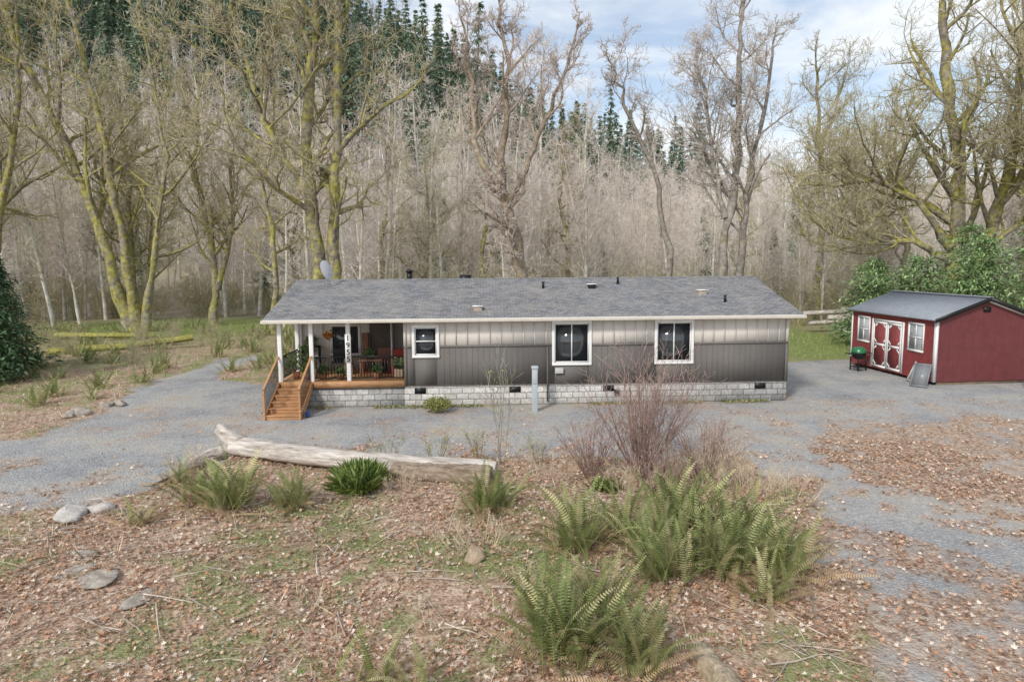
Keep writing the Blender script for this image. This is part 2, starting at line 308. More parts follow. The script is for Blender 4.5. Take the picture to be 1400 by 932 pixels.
# ------------------------------------------------------------ HOUSE
HS=empty('manufactured_house',(-8.3,23.9,0),2.5)
white=mat('white_trim',(.80,.79,.77),.5,3,.05,.03); 
lower=mat('siding_dark',(.15,.138,.127),.75,2.0,.10,.06,stretch=(1,1,.3)); upper=mat('siding_light',(.74,.69,.635),.7,2,.06,.05,stretch=(1,1,.3))
batt=mat('batten_light',(.64,.595,.545),.7,3,.06,.03)
glass=mat('window_glass',(.035,.04,.045),.04,1,.2,0,spec=1.)
deckm=mat('cedar_deck',(.46,.25,.12),.6,3,.3,.15,stretch=(1,6,6))
blackm=mat('black_metal',(.015,.015,.016),.4,5,.2,0)
inter=mat('porch_wall',(.66,.61,.56),.8,3,.06,.03)
def brickmat(name,axes,c1,c2,mortar,sc,bw,rh,ms,bump,rough=.9,noise_amt=.5,extra=None):
    m,nt,b=newmat(name); L=nt.links; tc=N(nt,'ShaderNodeTexCoord'); s=N(nt,'ShaderNodeSeparateXYZ'); L.new(tc.outputs['Object'],s.inputs[0])
    cb=N(nt,'ShaderNodeCombineXYZ'); L.new(s.outputs[axes[0]],cb.inputs[0]); L.new(s.outputs[axes[1]],cb.inputs[1])
    br=N(nt,'ShaderNodeTexBrick'); br.inputs['Color1'].default_value=(*c1,1);br.inputs['Color2'].default_value=(*c2,1);br.inputs['Mortar'].default_value=(*mortar,1)
    br.inputs['Scale'].default_value=sc;br.inputs['Mortar Size'].default_value=ms;br.inputs['Brick Width'].default_value=bw;br.inputs['Row Height'].default_value=rh
    L.new(cb.outputs[0],br.inputs['Vector'])
    no=N(nt,'ShaderNodeTexNoise');no.inputs['Scale'].default_value=9;no.inputs['Detail'].default_value=8;no.inputs['Roughness'].default_value=.7;L.new(tc.outputs['Object'],no.inputs['Vector'])
    mr=N(nt,'ShaderNodeMapRange');mr.inputs[1].default_value=.3;mr.inputs[2].default_value=.7;mr.inputs[3].default_value=1-noise_amt;mr.inputs[4].default_value=1+noise_amt;L.new(no.outputs['Fac'],mr.inputs[0])
    vm=N(nt,'ShaderNodeVectorMath',operation='SCALE');L.new(br.outputs['Color'],vm.inputs[0]);L.new(mr.outputs[0],vm.inputs['Scale'])
    out=vm.outputs[0]
    if extra:
        n2=N(nt,'ShaderNodeTexNoise');n2.inputs['Scale'].default_value=.9;n2.inputs['Detail'].default_value=9;n2.inputs['Roughness'].default_value=.8;L.new(tc.outputs['Object'],n2.inputs['Vector'])
        m2=N(nt,'ShaderNodeMapRange');m2.inputs[1].default_value=.44;m2.inputs[2].default_value=.68;m2.inputs[4].default_value=.65;L.new(n2.outputs['Fac'],m2.inputs[0])
        mx=N(nt,'ShaderNodeMix',data_type='RGBA');L.new(m2.outputs[0],mx.inputs[0]);L.new(out,mx.inputs[6]);mx.inputs[7].default_value=(*extra,1);out=mx.outputs[2]
    L.new(out,b.inputs['Base Color']);b.inputs['Roughness'].default_value=rough;b.inputs['Specular IOR Level'].default_value=.2
    bp=N(nt,'ShaderNodeBump');bp.inputs['Strength'].default_value=bump;bp.inputs['Distance'].default_value=.02
    ad=N(nt,'ShaderNodeMath',operation='SUBTRACT');L.new(no.outputs['Fac'],ad.inputs[0]);L.new(br.outputs['Fac'],ad.inputs[1]);L.new(ad.outputs[0],bp.inputs['Height']);L.new(bp.outputs[0],b.inputs['Normal'])
    return m
cmu=brickmat('concrete_block',(0,2),(.42,.40,.375),(.58,.56,.53),(.25,.24,.22),1,.42,.215,.014,.9,noise_amt=.35)
shing=brickmat('roof_shingle',(0,1),(.165,.17,.18),(.27,.275,.29),(.10,.10,.105),1,.24,.145,.008,.8,noise_amt=.35,extra=(.38,.35,.31))
LEN=18.38; D=8.8; EV=3.05
boxes('foundation',[(4.45,LEN,0,D,-.3,.72),(0,4.45,2.6,D,-.3,.72)],cmu,HS)
boxes('porch_foundation',[(0,4.45,0.06,2.6,-.3,.70)],cmu,HS)
wins=[(4.84,5.62,1.84,2.82),(9.84,11.08,1.5,2.91),(13.56,14.80,1.5,2.91)]
WS=4.45
def band(s0,s1,z0,z1,y0,y1):
    out=[];s=s0
    for (a,b_,c_,d_) in wins:
        out.append((s,a,y0,y1,z0,z1))
        if c_>z0: out.append((a,b_,y0,y1,z0,min(c_,z1)))
        if d_<z1: out.append((a,b_,y0,y1,max(d_,z0),z1))
        s=b_
    out.append((s,s1,y0,y1,z0,z1)); return [o for o in out if o[5]-o[4]>1e-3]
boxes('lower_siding',band(WS,LEN,.722,2.14,0,.15),lower,HS)
boxes('upper_siding',band(WS,LEN,2.141,EV-.004,.012,.15),upper,HS)
boxes('side_wall',[(LEN-.15,LEN,.152,D,.722,EV-.004),(0.002,.15,2.6,D,.722,EV-.004),(.15,LEN-.15,D-.15,D,.722,EV-.004)],lower,HS)
bl=[];s=WS+.2
while s<LEN-.1:
    if all(not(w[0]-.16<s<w[1]+.12) for w in wins): bl.append((s,s+.055,-.014,.012,2.172,EV-.02))
    s+=.405
boxes('battens',bl,batt,HS)
bl=[]; s=WS+.2
while s<LEN-.1:
    if all(not(w[0]-.12<s<w[1]+.1) for w in wins): bl.append((s,s+.012,-.004,.0,.74,2.1))
    s+=.2025
boxes('panel_ribs',bl,mat('siding_groove',(.115,.105,.097),.8,3,.1,0),HS)
bb=[];s=WS
for a,b_,c_,d_ in wins: bb.append((s,a-.096,-.022,0,2.10,2.17)); s=b_+.096
bb.append((s,LEN,-.022,0,2.10,2.17))
boxes('belly_band',bb,mat('belly_band_m',(.16,.148,.135),.6,3,.1,.03),HS)
boxes('corner_trim',[(LEN-.09,LEN+.02,-.028,-.001,.722,2.098),(WS,WS+.1,-.028,-.001,.73,2.098)],lower,HS)
boxes('corner_trim_upper',[(LEN-.09,LEN+.02,-.028,-.001,2.172,EV-.02),(WS,WS+.1,-.028,-.001,2.172,EV-.02)],batt,HS)
for i,(a,b_,c_,d_) in enumerate(wins):
    t=.095
    boxes('window_trim_%d'%i,[(a-t,b_+t,-.04,.02,d_,d_+t),(a-t,b_+t,-.05,.02,c_-t,c_),(a-t,a,-.04,.02,c_,d_),(b_,b_+t,-.04,.02,c_,d_)],white,HS,.004)
    boxes('window_sash_%d'%i,[(a,b_,.02,.06,d_-.04,d_),(a,b_,.02,.06,c_,c_+.04),(a,a+.04,.02,.06,c_+.04,d_-.04),(b_-.04,b_,.02,.06,c_+.04,d_-.04)]+([((a+b_)/2-.02,(a+b_)/2+.02,.02,.06,c_+.04,d_-.04)] if i else [(a+.04,b_-.04,.02,.06,(c_+d_)/2-.02,(c_+d_)/2+.02)]),white,HS)
    boxes('window_glass_%d'%i,[(a+.03,b_-.03,.075,.09,c_+.03,d_-.03)],glass,HS)
def prism(name,prof,x0,x1,mats,parent,slopefaces):
    me=bpy.data.meshes.new(name); n=len(prof); V=[(x0,y,z) for y,z in prof]+[(x1,y,z) for y,z in prof]
    Fs=[[i,(i+1)%n,n+(i+1)%n,n+i] for i in range(n)]+[list(range(n))[::-1],list(range(n,2*n))]
    me.from_pydata(V,[],Fs); 
    for q in mats: me.materials.append(q)
    for i,p in enumerate(me.polygons): p.material_index=0 if i in slopefaces else 1
    me.update(); return mkobj(name,me,parent)
RX0,RX1=-.36,LEN+.40
prism('roof',[(-.38,EV),(-.38,EV+.12),(D/2,EV+1.37),(D+.38,EV+.12),(D+.38,EV)],RX0,RX1,[shing,white],HS,{1,2})
boxes('fascia_gutter',[(RX0-.03,RX1+.03,-.48,-.383,EV+.0,EV+.105)],mat('gutter_tan',(.60,.55,.47),.5,4,.1,.02),HS,.01)
prism('ridge_cap',[(D/2-.16,EV+1.337),(D/2,EV+1.385),(D/2+.16,EV+1.337)],RX0,RX1,[shing,shing],HS,{0,1})
sl=1.25/4.78
def roofz(y): return EV+.12+(y+.38)*sl if y<D/2 else EV+.12+(D+.38-y)*sl
def cyl(name,p,r,h,m,parent,r2=None,seg=20):
    r2=r if r2 is None else r2
    th=np.arange(seg)*2*math.pi/seg; V=[(r*math.cos(t),r*math.sin(t),0) for t in th]+[(r2*math.cos(t),r2*math.sin(t),h) for t in th]
    me=bpy.data.meshes.new(name); me.from_pydata(V,[],[[i,(i+1)%seg,seg+(i+1)%seg,seg+i] for i in range(seg)]+[list(range(seg))[::-1],list(range(seg,2*seg))]); me.materials.append(m)
    for q in me.polygons: q.use_smooth=len(q.vertices)==4
    return mkobj(name,me,parent,p)
for i,(s_,y_) in enumerate([(11.5,2.9),(15.7,2.0),(6.95,.35)]):
    z=roofz(y_); boxes('roof_vent_%d'%i,[(s_,s_+.3,y_,y_+.3,z-.02,z+.16)],blackm if i<1 else mat('vent_tan',(.4,.34,.27),.6,5,.1,0),HS,.02); boxes('roof_vent_cap_%d'%i,[(s_-.04,s_+.34,y_-.04,y_+.34,z+.16,z+.19)],white,HS)
for i,(s_,y_) in enumerate([(9.7,3.0),(16.4,1.1),(12.8,3.5)]): cyl('plumbing_vent_%d'%i,(s_,y_,roofz(y_)-.03),.05,.3,blackm,HS)
cyl('flue_pipe',(4.2,5.0,roofz(5)-.05),.12,.5,blackm,HS); cyl('flue_cap',(4.2,5.0,roofz(5)+.45),.19,.1,blackm,HS,.08)
boxes('skylight_box',[(6.3,6.8,5.2,5.6,4.2,4.55)],blackm,HS)
n=11000; x=rs.uniform(RX0,RX1,n); y=-.36+4.7*rs.rand(n); k=(vn(x,y,1.2,5)*.6+vn(x,y,.3,6)*.4+.24*np.exp(-((x-7.5)/5)**2)+.16*(y<.4))>.50; k|=rs.rand(n)<.16; x,y=x[k],y[k];c=len(x)
mb=MB(); scatter(mb,lv,lf,np.stack([x,y,EV+.12+(y+.38)*sl+.012],-1),rs.rand(c)*6.28,rs.normal(.25,.2,c),rs.normal(0,.2,c),rs.uniform(.008,.022,c),palette(c,[(.45,.31,.20),(.58,.45,.31),(.36,.29,.20)],[2,2,1])); mb.build('roof_debris',leafm,HS)
DI=Vector((1.1,3.3,roofz(3.3)))
mb=MB(); V=[];Fq=[];nr,ns=6,28
for i in range(nr+1):
    r=.42*i/nr
    for j in range(ns): t=j*2*math.pi/ns; V.append((r*math.cos(t)*.85,.45*r*r,r*math.sin(t)))
for i in range(nr):
    for j in range(ns): Fq.append([i*ns+j,i*ns+(j+1)%ns,(i+1)*ns+(j+1)%ns,(i+1)*ns+j])
mb.add(V,Fq,(1,1,1,1)); o=mb.build('satellite_dish',mat('dish_grey',(.5,.5,.52),.5,4,.05,0),HS,smooth=True); o.location=DI+Vector((.05,.1,.72)); o.rotation_euler=(R(-20),0,R(65)); 
mb=MB(); batch_tubes(mb,[[(0,0,0),(0,.03,.35),(.03,.08,.72)],[(0.03,.08,.55),(.35,-.1,.5),(.52,-.2,.62)],[(.1,.3,0),(.05,.1,.3),(.03,.06,.45)]],[[.025]*3,[.014]*3,[.015]*3],4,np.ones((3,4))); o=mb.build('dish_mount',mat('galv',(.35,.35,.36),.4,5,.1,0,metal=.6),HS); o.location=DI
# porch
boxes('porch_deck',[(0,4.45,j*.145,j*.145+.138,.90,.935) for j in range(0,18)],deckm,HS)
boxes('porch_rim_joist',[(0,4.45,-.045,-.004,.70,.93)],deckm,HS)
boxes('porch_back_wall',[(.0,4.45,2.56,2.6,.936,EV-.004),(4.452,4.5,.15,2.56,.936,EV-.004)],inter,HS)
boxes('porch_back_battens',[(x_,x_+.05,2.53,2.56,.95,EV-.02) for x_ in (.2,.6,1.0,3.9,4.2)],batt,HS)
boxes('porch_side_window_trim',[(4.40,4.45,.5,1.7,2.75,2.85),(4.40,4.45,.5,1.7,1.65,1.75),(4.40,4.45,.5,.6,1.75,2.75),(4.40,4.45,1.6,1.7,1.75,2.75)],white,HS)
boxes('porch_side_window_glass',[(4.43,4.448,.6,1.6,1.75,2.75)],glass,HS)
boxes('porch_window_trim',[(1.3,2.5,2.51,2.555,2.65,2.74),(1.3,2.5,2.51,2.555,1.5,1.6),(1.3,1.4,2.51,2.555,1.6,2.65),(2.4,2.5,2.51,2.555,1.6,2.65)],white,HS)
boxes('porch_window_glass',[(1.4,2.4,2.535,2.55,1.6,2.65)],glass,HS)
boxes('front_door',[(2.85,3.75,2.50,2.545,.94,2.95)],mat('door_dark',(.10,.075,.06),.5,3,.2,.05),HS,.01)
boxes('open_storm_door',[(3.78,3.82,1.62,2.5,.96,2.9)],white,HS)
posts=[(0.02,0),(1.12,0),(2.42,0),(0.02,2.3)]
boxes('porch_posts',[(a,a+.14,b_+.0,b_+.14,.936,EV-.002) for a,b_ in posts],white,HS,.006)
boxes('number_board',[(2.39,2.59,-.016,-.001,1.6,2.62)],white,HS)
for i,ch in enumerate('1955'):
    cu=bpy.data.curves.new('digit_%d'%i,'FONT'); cu.body=ch; cu.size=.28; cu.extrude=.006; cu.offset=.002; cu.align_x='CENTER'; cu.materials.append(blackm)
    o=bpy.data.objects.new('house_number_%d'%i,cu); scene.collection.objects.link(o); o.parent=HS; o.location=(2.49,-.026,2.38-.245*i); o.rotation_euler=(R(90),0,0)
rb=[(1.26,2.42,.04,.09,1.78,1.82),(2.56,4.45,.04,.09,1.78,1.82),(1.26,2.42,.045,.085,1.02,1.05),(2.56,4.45,.045,.085,1.02,1.05),(0.06,.1,.14,2.3,1.78,1.82),(0.06,.1,.14,2.3,1.02,1.05)]
s=1.33
while s<4.42:
    if not 2.36<s<2.6: rb.append((s,s+.024,.053,.077,1.05,1.78))
    s+=.105
y_=.2
while y_<2.25: rb.append((.07,.09,y_,y_+.02,1.05,1.78)); y_+=.11
boxes('porch_railing',rb,blackm,HS)
st=[];nst=5;run=.34
for i in range(nst):
    z=.90-(i+1)*.155; yb=-.05-i*run
    st.append((.04,1.16,yb-run-.03,yb-.002,z-.04,z)); st.append((.06,1.14,yb-run+.0,yb-run+.02,z-.155 if i<nst-1 else -.03,z-.042))
boxes('stair_treads',st,deckm,HS,.004)
mb=MB()
def slab(mb,x0,x1,pts):
    n=len(pts); V=[(x0,y,z) for y,z in pts]+[(x1,y,z) for y,z in pts]
    for i in range(n): mb.add([V[i],V[(i+1)%n],V[n+(i+1)%n],V[n+i]],[[0,1,2,3]],(1,1,1,1))
    mb.add(V[:n],[list(range(n))],(1,1,1,1)); mb.add(V[n:],[list(range(n))],(1,1,1,1))
for x0 in (0.0,1.16):
    slab(mb,x0,x0+.04,[(-.047,.93),(-1.78,.14),(-1.78,-.05),(-1.5,-.05),(-.047,.62)])
    slab(mb,x0-.01,x0+.06,[(-.02,1.86),(-1.80,1.02),(-1.80,.97),(-.02,1.81)])
    slab(mb,x0-.01,x0+.05,[(-1.80,1.02),(-1.71,1.06),(-1.71,-.02),(-1.80,-.02)])
mb.build('stair_stringers_and_handrails',deckm,HS)
sb=[]
for x0 in (0.015,1.175):
    for i in range(14):
        y_=-.15-i*.115; zt=1.82+(y_+.02)*.472; sb.append((x0,x0+.018,y_-.009,y_+.009,zt-.86,zt-.01))
boxes('stair_balusters',sb,blackm,HS)
boxes('foundation_vents',[(s_,s_+.4,-.02,-.001,.45,.66) for s_ in (4.8,8.2,11.6,17.2)],blackm,HS)
boxes('sill_trim',[(WS,LEN,-.018,-.002,.70,.735)],lower,HS)
boxes('wall_electrical_box',[(9.85,10.15,-.1,-.03,1.12,1.32)],mat('box_grey',(.5,.5,.48),.6,4,.05,0),HS,.01)
boxes('hose_bib_box',[(12.0,12.2,-.08,-.03,.3,.5)],blackm,HS)
boxes('conduit',[(9.55,9.6,-.06,-.03,.1,2.09)],lower,HS)
def chairlike(x,y,m):
    boxes('porch_chair',[(x,x+.5,y,y+.5,1.33,1.38),(x,x+.5,y+.45,y+.5,1.38,1.85),(x,x+.05,y,y+.05,.936,1.33),(x+.45,x+.5,y,y+.05,.936,1.33),(x,x+.05,y+.45,y+.5,.936,1.33),(x+.45,x+.5,y+.45,y+.5,.936,1.33),(x-.02,x+.03,y,y+.48,1.55,1.58),(x+.47,x+.52,y,y+.48,1.55,1.58)],m,HS,.01)
redm=mat('red_cloth',(.36,.05,.04),.8,5,.2,.1)
brownm=mat('cabinet_brown',(.22,.10,.06),.6,4,.2,.1)
chairlike(3.85,1.2,redm); chairlike(1.5,1.6,blackm); chairlike(3.2,1.7,brownm)
boxes('porch_table',[(2.65,3.5,.9,1.5,1.5,1.55),(2.7,2.76,.95,1.01,.936,1.5),(3.38,3.44,.95,1.01,.936,1.5),(2.7,2.76,1.4,1.46,.936,1.5),(3.38,3.44,1.4,1.46,.936,1.5)],brownm,HS,.01)
boxes('storage_crates',[(2.0,2.35,1.4,1.8,.937,1.3),(2.05,2.33,1.42,1.75,1.302,1.55),(4.0,4.35,.5,.85,.937,1.25)],mat('crate_tan',(.42,.33,.22),.8,4,.2,.1),HS,.01)
boxes('porch_rug',[(2.7,3.7,1.6,2.4,.937,.95)],redm,HS)
boxes('wall_cabinet',[(2.6,2.83,2.2,2.5,.94,2.4)],brownm,HS,.01)
boxes('plant_shelf',[(.25,.95,2.2,2.5,1.45,1.48),(.25,.95,2.2,2.5,1.9,1.93),(.25,.29,2.2,2.5,.94,1.45),(.91,.95,2.2,2.5,.94,1.45),(.25,.29,2.2,2.5,1.48,1.9),(.91,.95,2.2,2.5,1.48,1.9)],blackm,HS)
def leafclump(mb,c,rad,n,s0,s1,cols,flat=1.):
    d=rs.normal(0,1,(n,3)); d/=np.linalg.norm(d,axis=1,keepdims=True); d*= (rs.rand(n,1)**.4)*rad*np.array([1,1,flat])
    scatter(mb,wv,wf,np.array(c)+d,rs.rand(n)*6.28,rs.normal(0,.7,n),rs.normal(0,.7,n),rs.uniform(s0,s1,n),palette(n,cols,[1]*len(cols),.3))
GC=[(.12,.20,.07),(.18,.27,.09),(.09,.14,.05)]
mb=MB()
for (px,py,pz,pr) in [(.45,.7,1.6,.38),(.8,1.0,1.4,.33),(.9,.5,1.3,.25),(1.5,.4,1.3,.24),(2.1,.35,1.2,.2),(3.0,1.2,1.75,.2),(.6,1.8,1.8,.38),(3.4,.4,1.25,.22),(4.15,.7,1.45,.22),(.6,2.35,2.1,.25)]:
    leafclump(mb,(px,py,pz),pr,170,.05,.12,GC)
mb.build('potted_plant_foliage',greenm,HS)
potm=mat('terracotta',(.42,.18,.10),.8,5,.15,.1)
for i,(px,py) in enumerate([(.45,.7),(.8,1.0),(.9,.5),(1.5,.4),(2.1,.35),(.6,1.8),(3.4,.4)]): cyl('plant_pot_%d'%i,(px,py,.936),.1,.24,potm,HS,.15)
mb=MB(); leafclump(mb,(1.75,.3,2.55),.17,120,.05,.1,[(.5,.1,.03),(.2,.2,.05),(.6,.3,.05)]); mb.build('hanging_basket',greenm,HS)
boxes('blue_bucket',[(1.27,1.42,-1.5,-1.35,0,.17)],mat('blue_plastic',(.05,.10,.28),.4,5,.1,0),HS,.03)
U=empty('utility_pedestal',(.78,23.25,0),0); gp=mat('pedestal_grey',(.42,.46,.48),.5,4,.08,.02)
boxes('pedestal_body',[(-.1,.1,-.07,.07,-.2,1.45)],gp,U,.015); boxes('pedestal_cap',[(-.12,.12,-.09,.09,1.45,1.56)],gp,U,.02); boxes('meter_box',[(-.085,.085,-.1,-.07,.95,1.35)],gp,U,.01)
# ------------------------------------------------------------ SHED
SH=empty('red_shed',(17.2,27.5,0),6); W=4.3; Ls=5.7; E=2.72; PK=3.5
def sidingmat(name,c,ax):
    m,nt,b=newmat(name);L=nt.links;tc=N(nt,'ShaderNodeTexCoord');s=N(nt,'ShaderNodeSeparateXYZ');L.new(tc.outputs['Object'],s.inputs[0])
    mu=N(nt,'ShaderNodeMath',operation='MULTIPLY');L.new(s.outputs[ax],mu.inputs[0]);mu.inputs[1].default_value=4.9
    fr=N(nt,'ShaderNodeMath',operation='FRACT');L.new(mu.outputs[0],fr.inputs[0])
    r=N(nt,'ShaderNodeMapRange');r.inputs[1].default_value=0;r.inputs[2].default_value=.08;L.new(fr.outputs[0],r.inputs[0])
    no=N(nt,'ShaderNodeTexNoise');no.inputs['Scale'].default_value=3;no.inputs['Detail'].default_value=7;L.new(tc.outputs['Object'],no.inputs['Vector'])
    mr=N(nt,'ShaderNodeMapRange');mr.inputs[1].default_value=.3;mr.inputs[2].default_value=.7;mr.inputs[3].default_value=.85;mr.inputs[4].default_value=1.15;L.new(no.outputs['Fac'],mr.inputs[0])
    m3=N(nt,'ShaderNodeMath',operation='MULTIPLY_ADD');L.new(r.outputs[0],m3.inputs[0]);m3.inputs[1].default_value=.3;m3.inputs[2].default_value=.7
    m4=N(nt,'ShaderNodeMath',operation='MULTIPLY');L.new(m3.outputs[0],m4.inputs[0]);L.new(mr.outputs[0],m4.inputs[1])
    v=N(nt,'ShaderNodeVectorMath',operation='SCALE');v.inputs[0].default_value=c;L.new(m4.outputs[0],v.inputs['Scale']);L.new(v.outputs[0],b.inputs['Base Color'])
    bp=N(nt,'ShaderNodeBump');bp.inputs['Strength'].default_value=.6;bp.inputs['Distance'].default_value=.01;L.new(r.outputs[0],bp.inputs['Height']);L.new(bp.outputs[0],b.inputs['Normal']);b.inputs['Roughness'].default_value=.6
    return m
redx=sidingmat('red_siding_gable_shaded',(.145,.032,.034),0); redy=sidingmat('red_siding_side_lit',(.24,.045,.045),1)  # same red siding: gable shade and side-wall sunlight painted into the two colours
me=bpy.data.meshes.new('shed_body'); V=[(0,0,.1),(W,0,.1),(W,0,E),(W/2,0,PK-.05),(0,0,E)]; V=V+[(a,Ls,c_) for a,_,c_ in V]
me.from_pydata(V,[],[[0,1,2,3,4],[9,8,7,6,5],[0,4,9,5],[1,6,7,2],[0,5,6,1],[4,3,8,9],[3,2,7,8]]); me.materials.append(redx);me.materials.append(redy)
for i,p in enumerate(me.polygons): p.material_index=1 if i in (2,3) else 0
mkobj('shed_body',me,SH)
boxes('shed_skids',[(.2,W-.2,y0,y0+.15,-.1,.098) for y0 in (.05,1.8,3.6,5.5)],mat('skid_wood',(.2,.15,.1),.9,5,.3,.2),SH)
metal=mat('metal_roof',(.30,.325,.36),.45,4,.1,.03,metal=.15)
slS=(PK-E)/(W/2)
mb=MB();mb2=MB();mb3=MB()
for sgn in (0,1):
    f=lambda u:(u if sgn==0 else W-u)
    for (u0,u1,y0,y1,t0,t1) in [(-.22,W/2,-.18,Ls+.18,.0,.04)]+[(-.22,W/2,y,y+.035,.04,.065) for y in np.arange(-.16,Ls+.15,.235)]:
        V=[(f(u),y,E+u*slS+t) for u in (u0,u1) for y in (y0,y1) for t in (t0,t1)]; mb.add(V,BF,(1,1,1,1))
    mb2.add([(f(u),y,E+u*slS+t) for u in (-.22,W/2) for y in (-.205,-.182) for t in (-.10,.07)],BF,(1,1,1,1))
    mb3.add([(f(u),y,E+u*slS+t) for u in (0.0,W/2) for y in (-.03,-.003) for t in (-.13,-.01)],BF,(1,1,1,1))
mb.build('shed_roof',metal,SH);mb2.build('shed_rake_trim',blackm,SH);mb3.build('shed_gable_trim',white,SH)
boxes('shed_ridge_cap',[(W/2-.12,W/2+.12,-.19,Ls+.19,PK+.035,PK+.075)],metal,SH,.01)
boxes('shed_corner_trim',[(-.03,-.003,-.03,.09,.1,E-.12),(-.03,.09,-.031,-.003,.1,E-.14),(W-.09,W+.03,-.03,-.003,.1,E-.14),(-.03,-.003,Ls-.09,Ls,.1,E-.12)],white,SH)
boxes('shed_eave_trim',[(-.035,-.004,0,Ls,E-.115,E-.02)],white,SH)
boxes('shed_gable_vent',[(W/2-.15,W/2+.15,-.05,-.003,2.95,3.15)],blackm,SH)
def sidebox(y0,y1,z0,z1,d0=-.04,d1=-.003): return (d0,d1,y0,y1,z0,z1)
for i,(y0,y1) in enumerate([(.75,1.55),(4.35,5.1)]):
    z0,z1=1.3,2.35;t=.09
    boxes('shed_window_frame_%d'%i,[sidebox(y0-t,y1+t,z1,z1+t),sidebox(y0-t,y1+t,z0-t,z0),sidebox(y0-t,y0,z0,z1),sidebox(y1,y1+t,z0,z1),sidebox(y0,y1,(z0+z1)/2-.02,(z0+z1)/2+.02),sidebox((y0+y1)/2-.015,(y0+y1)/2+.015,z0,(z0+z1)/2-.02),sidebox((y0+y1)/2-.015,(y0+y1)/2+.015,(z0+z1)/2+.02,z1)],white,SH)
    boxes('shed_window_glass_%d'%i,[sidebox(y0,y1,z0,z1,-.012,-.002)],mat('shed_glass',(.40,.42,.43),.1,2,.2,0,spec=.8),SH)
boxes('shed_doors',[sidebox(2.02,2.99,.18,2.28,-.03,-.003),sidebox(3.01,3.98,.18,2.28,-.03,-.003)],redy,SH)
db=[]
for y0,y1 in ((2.02,2.99),(3.01,3.98)):
    t=.10
    for (a,b_,c_,d_) in [(y0,y1,.18,.18+t),(y0,y1,2.18,2.28),(y0,y0+t,.28,2.18),(y1-t,y1,.28,2.18),(y0+t,y1-t,1.18,1.28)]: db.append(sidebox(a,b_,c_,d_,-.045,-.031))
boxes('shed_door_trim',db+[sidebox(1.90,2.0,.15,2.38),sidebox(4.0,4.10,.15,2.38),sidebox(2.0,4.0,2.3,2.38)],white,SH)
mb=MB()
for (yc,zc) in [(2.505,.72),(3.495,.72),(2.505,1.74),(3.495,1.74)]:
    for sx_,sz_ in ((1,1),(1,-1),(-1,1),(-1,-1)):
        a0=(yc+sx_*.40,zc+sz_*.25);a1=(yc+sx_*.22,zc+sz_*.43)
        nx_,nz_=(a1[1]-a0[1]),-(a1[0]-a0[0]);q=math.hypot(nx_,nz_);nx_*=.035/q;nz_*=.035/q
        V=[(x_,a[0]+s_*nx_,a[1]+s_*nz_) for a in (a0,a1) for x_ in (-.043,-.0315) for s_ in (-1,1)]; mb.add(V,BF,(1,1,1,1))
mb.build('shed_door_braces',white,SH)
wwm=mat('weathered_white',(.55,.54,.52),.6,6,.15,.05)
for k,(lx,ly,rz) in enumerate([(16.75,28.2,-78),(16.35,27.1,-48)]):
    o=boxes('salvaged_window_sash',[(-.32,.32,-.02,.02,0,.06),(-.32,.32,-.02,.02,.94,1.0),(-.32,-.26,-.02,.02,.06,.94),(.26,.32,-.02,.02,.06,.94),(-.015,.015,-.015,.015,.06,.94),(-.26,.26,-.004,.004,.06,.94)],[wwm,mat('grey_panel',(.22,.23,.24),.3,5,.1,0)][k],None); o.location=(lx,ly,0.0); o.rotation_euler=(R(-28),0,R(rz))
GRL=empty('green_barbecue_grill',(16.05,31.3,0),20)
def lathe(name,prof,m,parent,seg=24):
    V=[];Fq=[]
    for r_,z_ in prof:
        for j in range(seg): t=j*2*math.pi/seg; V.append((r_*math.cos(t),r_*math.sin(t),z_))
    for i in range(len(prof)-1):
        for j in range(seg): Fq.append([i*seg+j,i*seg+(j+1)%seg,(i+1)*seg+(j+1)%seg,(i+1)*seg+j])
    me=bpy.data.meshes.new(name); me.from_pydata(V,[],Fq); me.materials.append(m)
    for p in me.polygons:p.use_smooth=True
    return mkobj(name,me,parent)
gm=mat('green_enamel',(.02,.16,.06),.3,5,.1,0,spec=.6)
lathe('grill_bowl',[(.02,.5),(.2,.53),(.3,.66),(.32,.82)],blackm,GRL); lathe('grill_lid',[(.325,.825),(.31,.95),(.22,1.05),(.06,1.1),(.0,1.1)],gm,GRL)
boxes('grill_stand',[(-.25,-.21,-.25,-.21,0,.62),(.21,.25,-.25,-.21,0,.62),(-.25,-.21,.21,.25,0,.62),(.21,.25,.21,.25,0,.62),(-.25,.25,-.25,.25,.15,.18),(-.62,-.33,-.2,.2,.78,.81),(.33,.62,-.2,.2,.78,.81)],blackm,GRL)
PT=empty('white_propane_tank',(20.6,26.5,0),0)
lathe('tank_body',[(.0,.0),(.22,.02),(.3,.1),(.3,1.0),(.24,1.13),(.1,1.2),(0,1.2)],white,PT); lathe('tank_collar',[(.13,1.17),(.13,1.35),(.11,1.35),(.11,1.17)],white,PT)
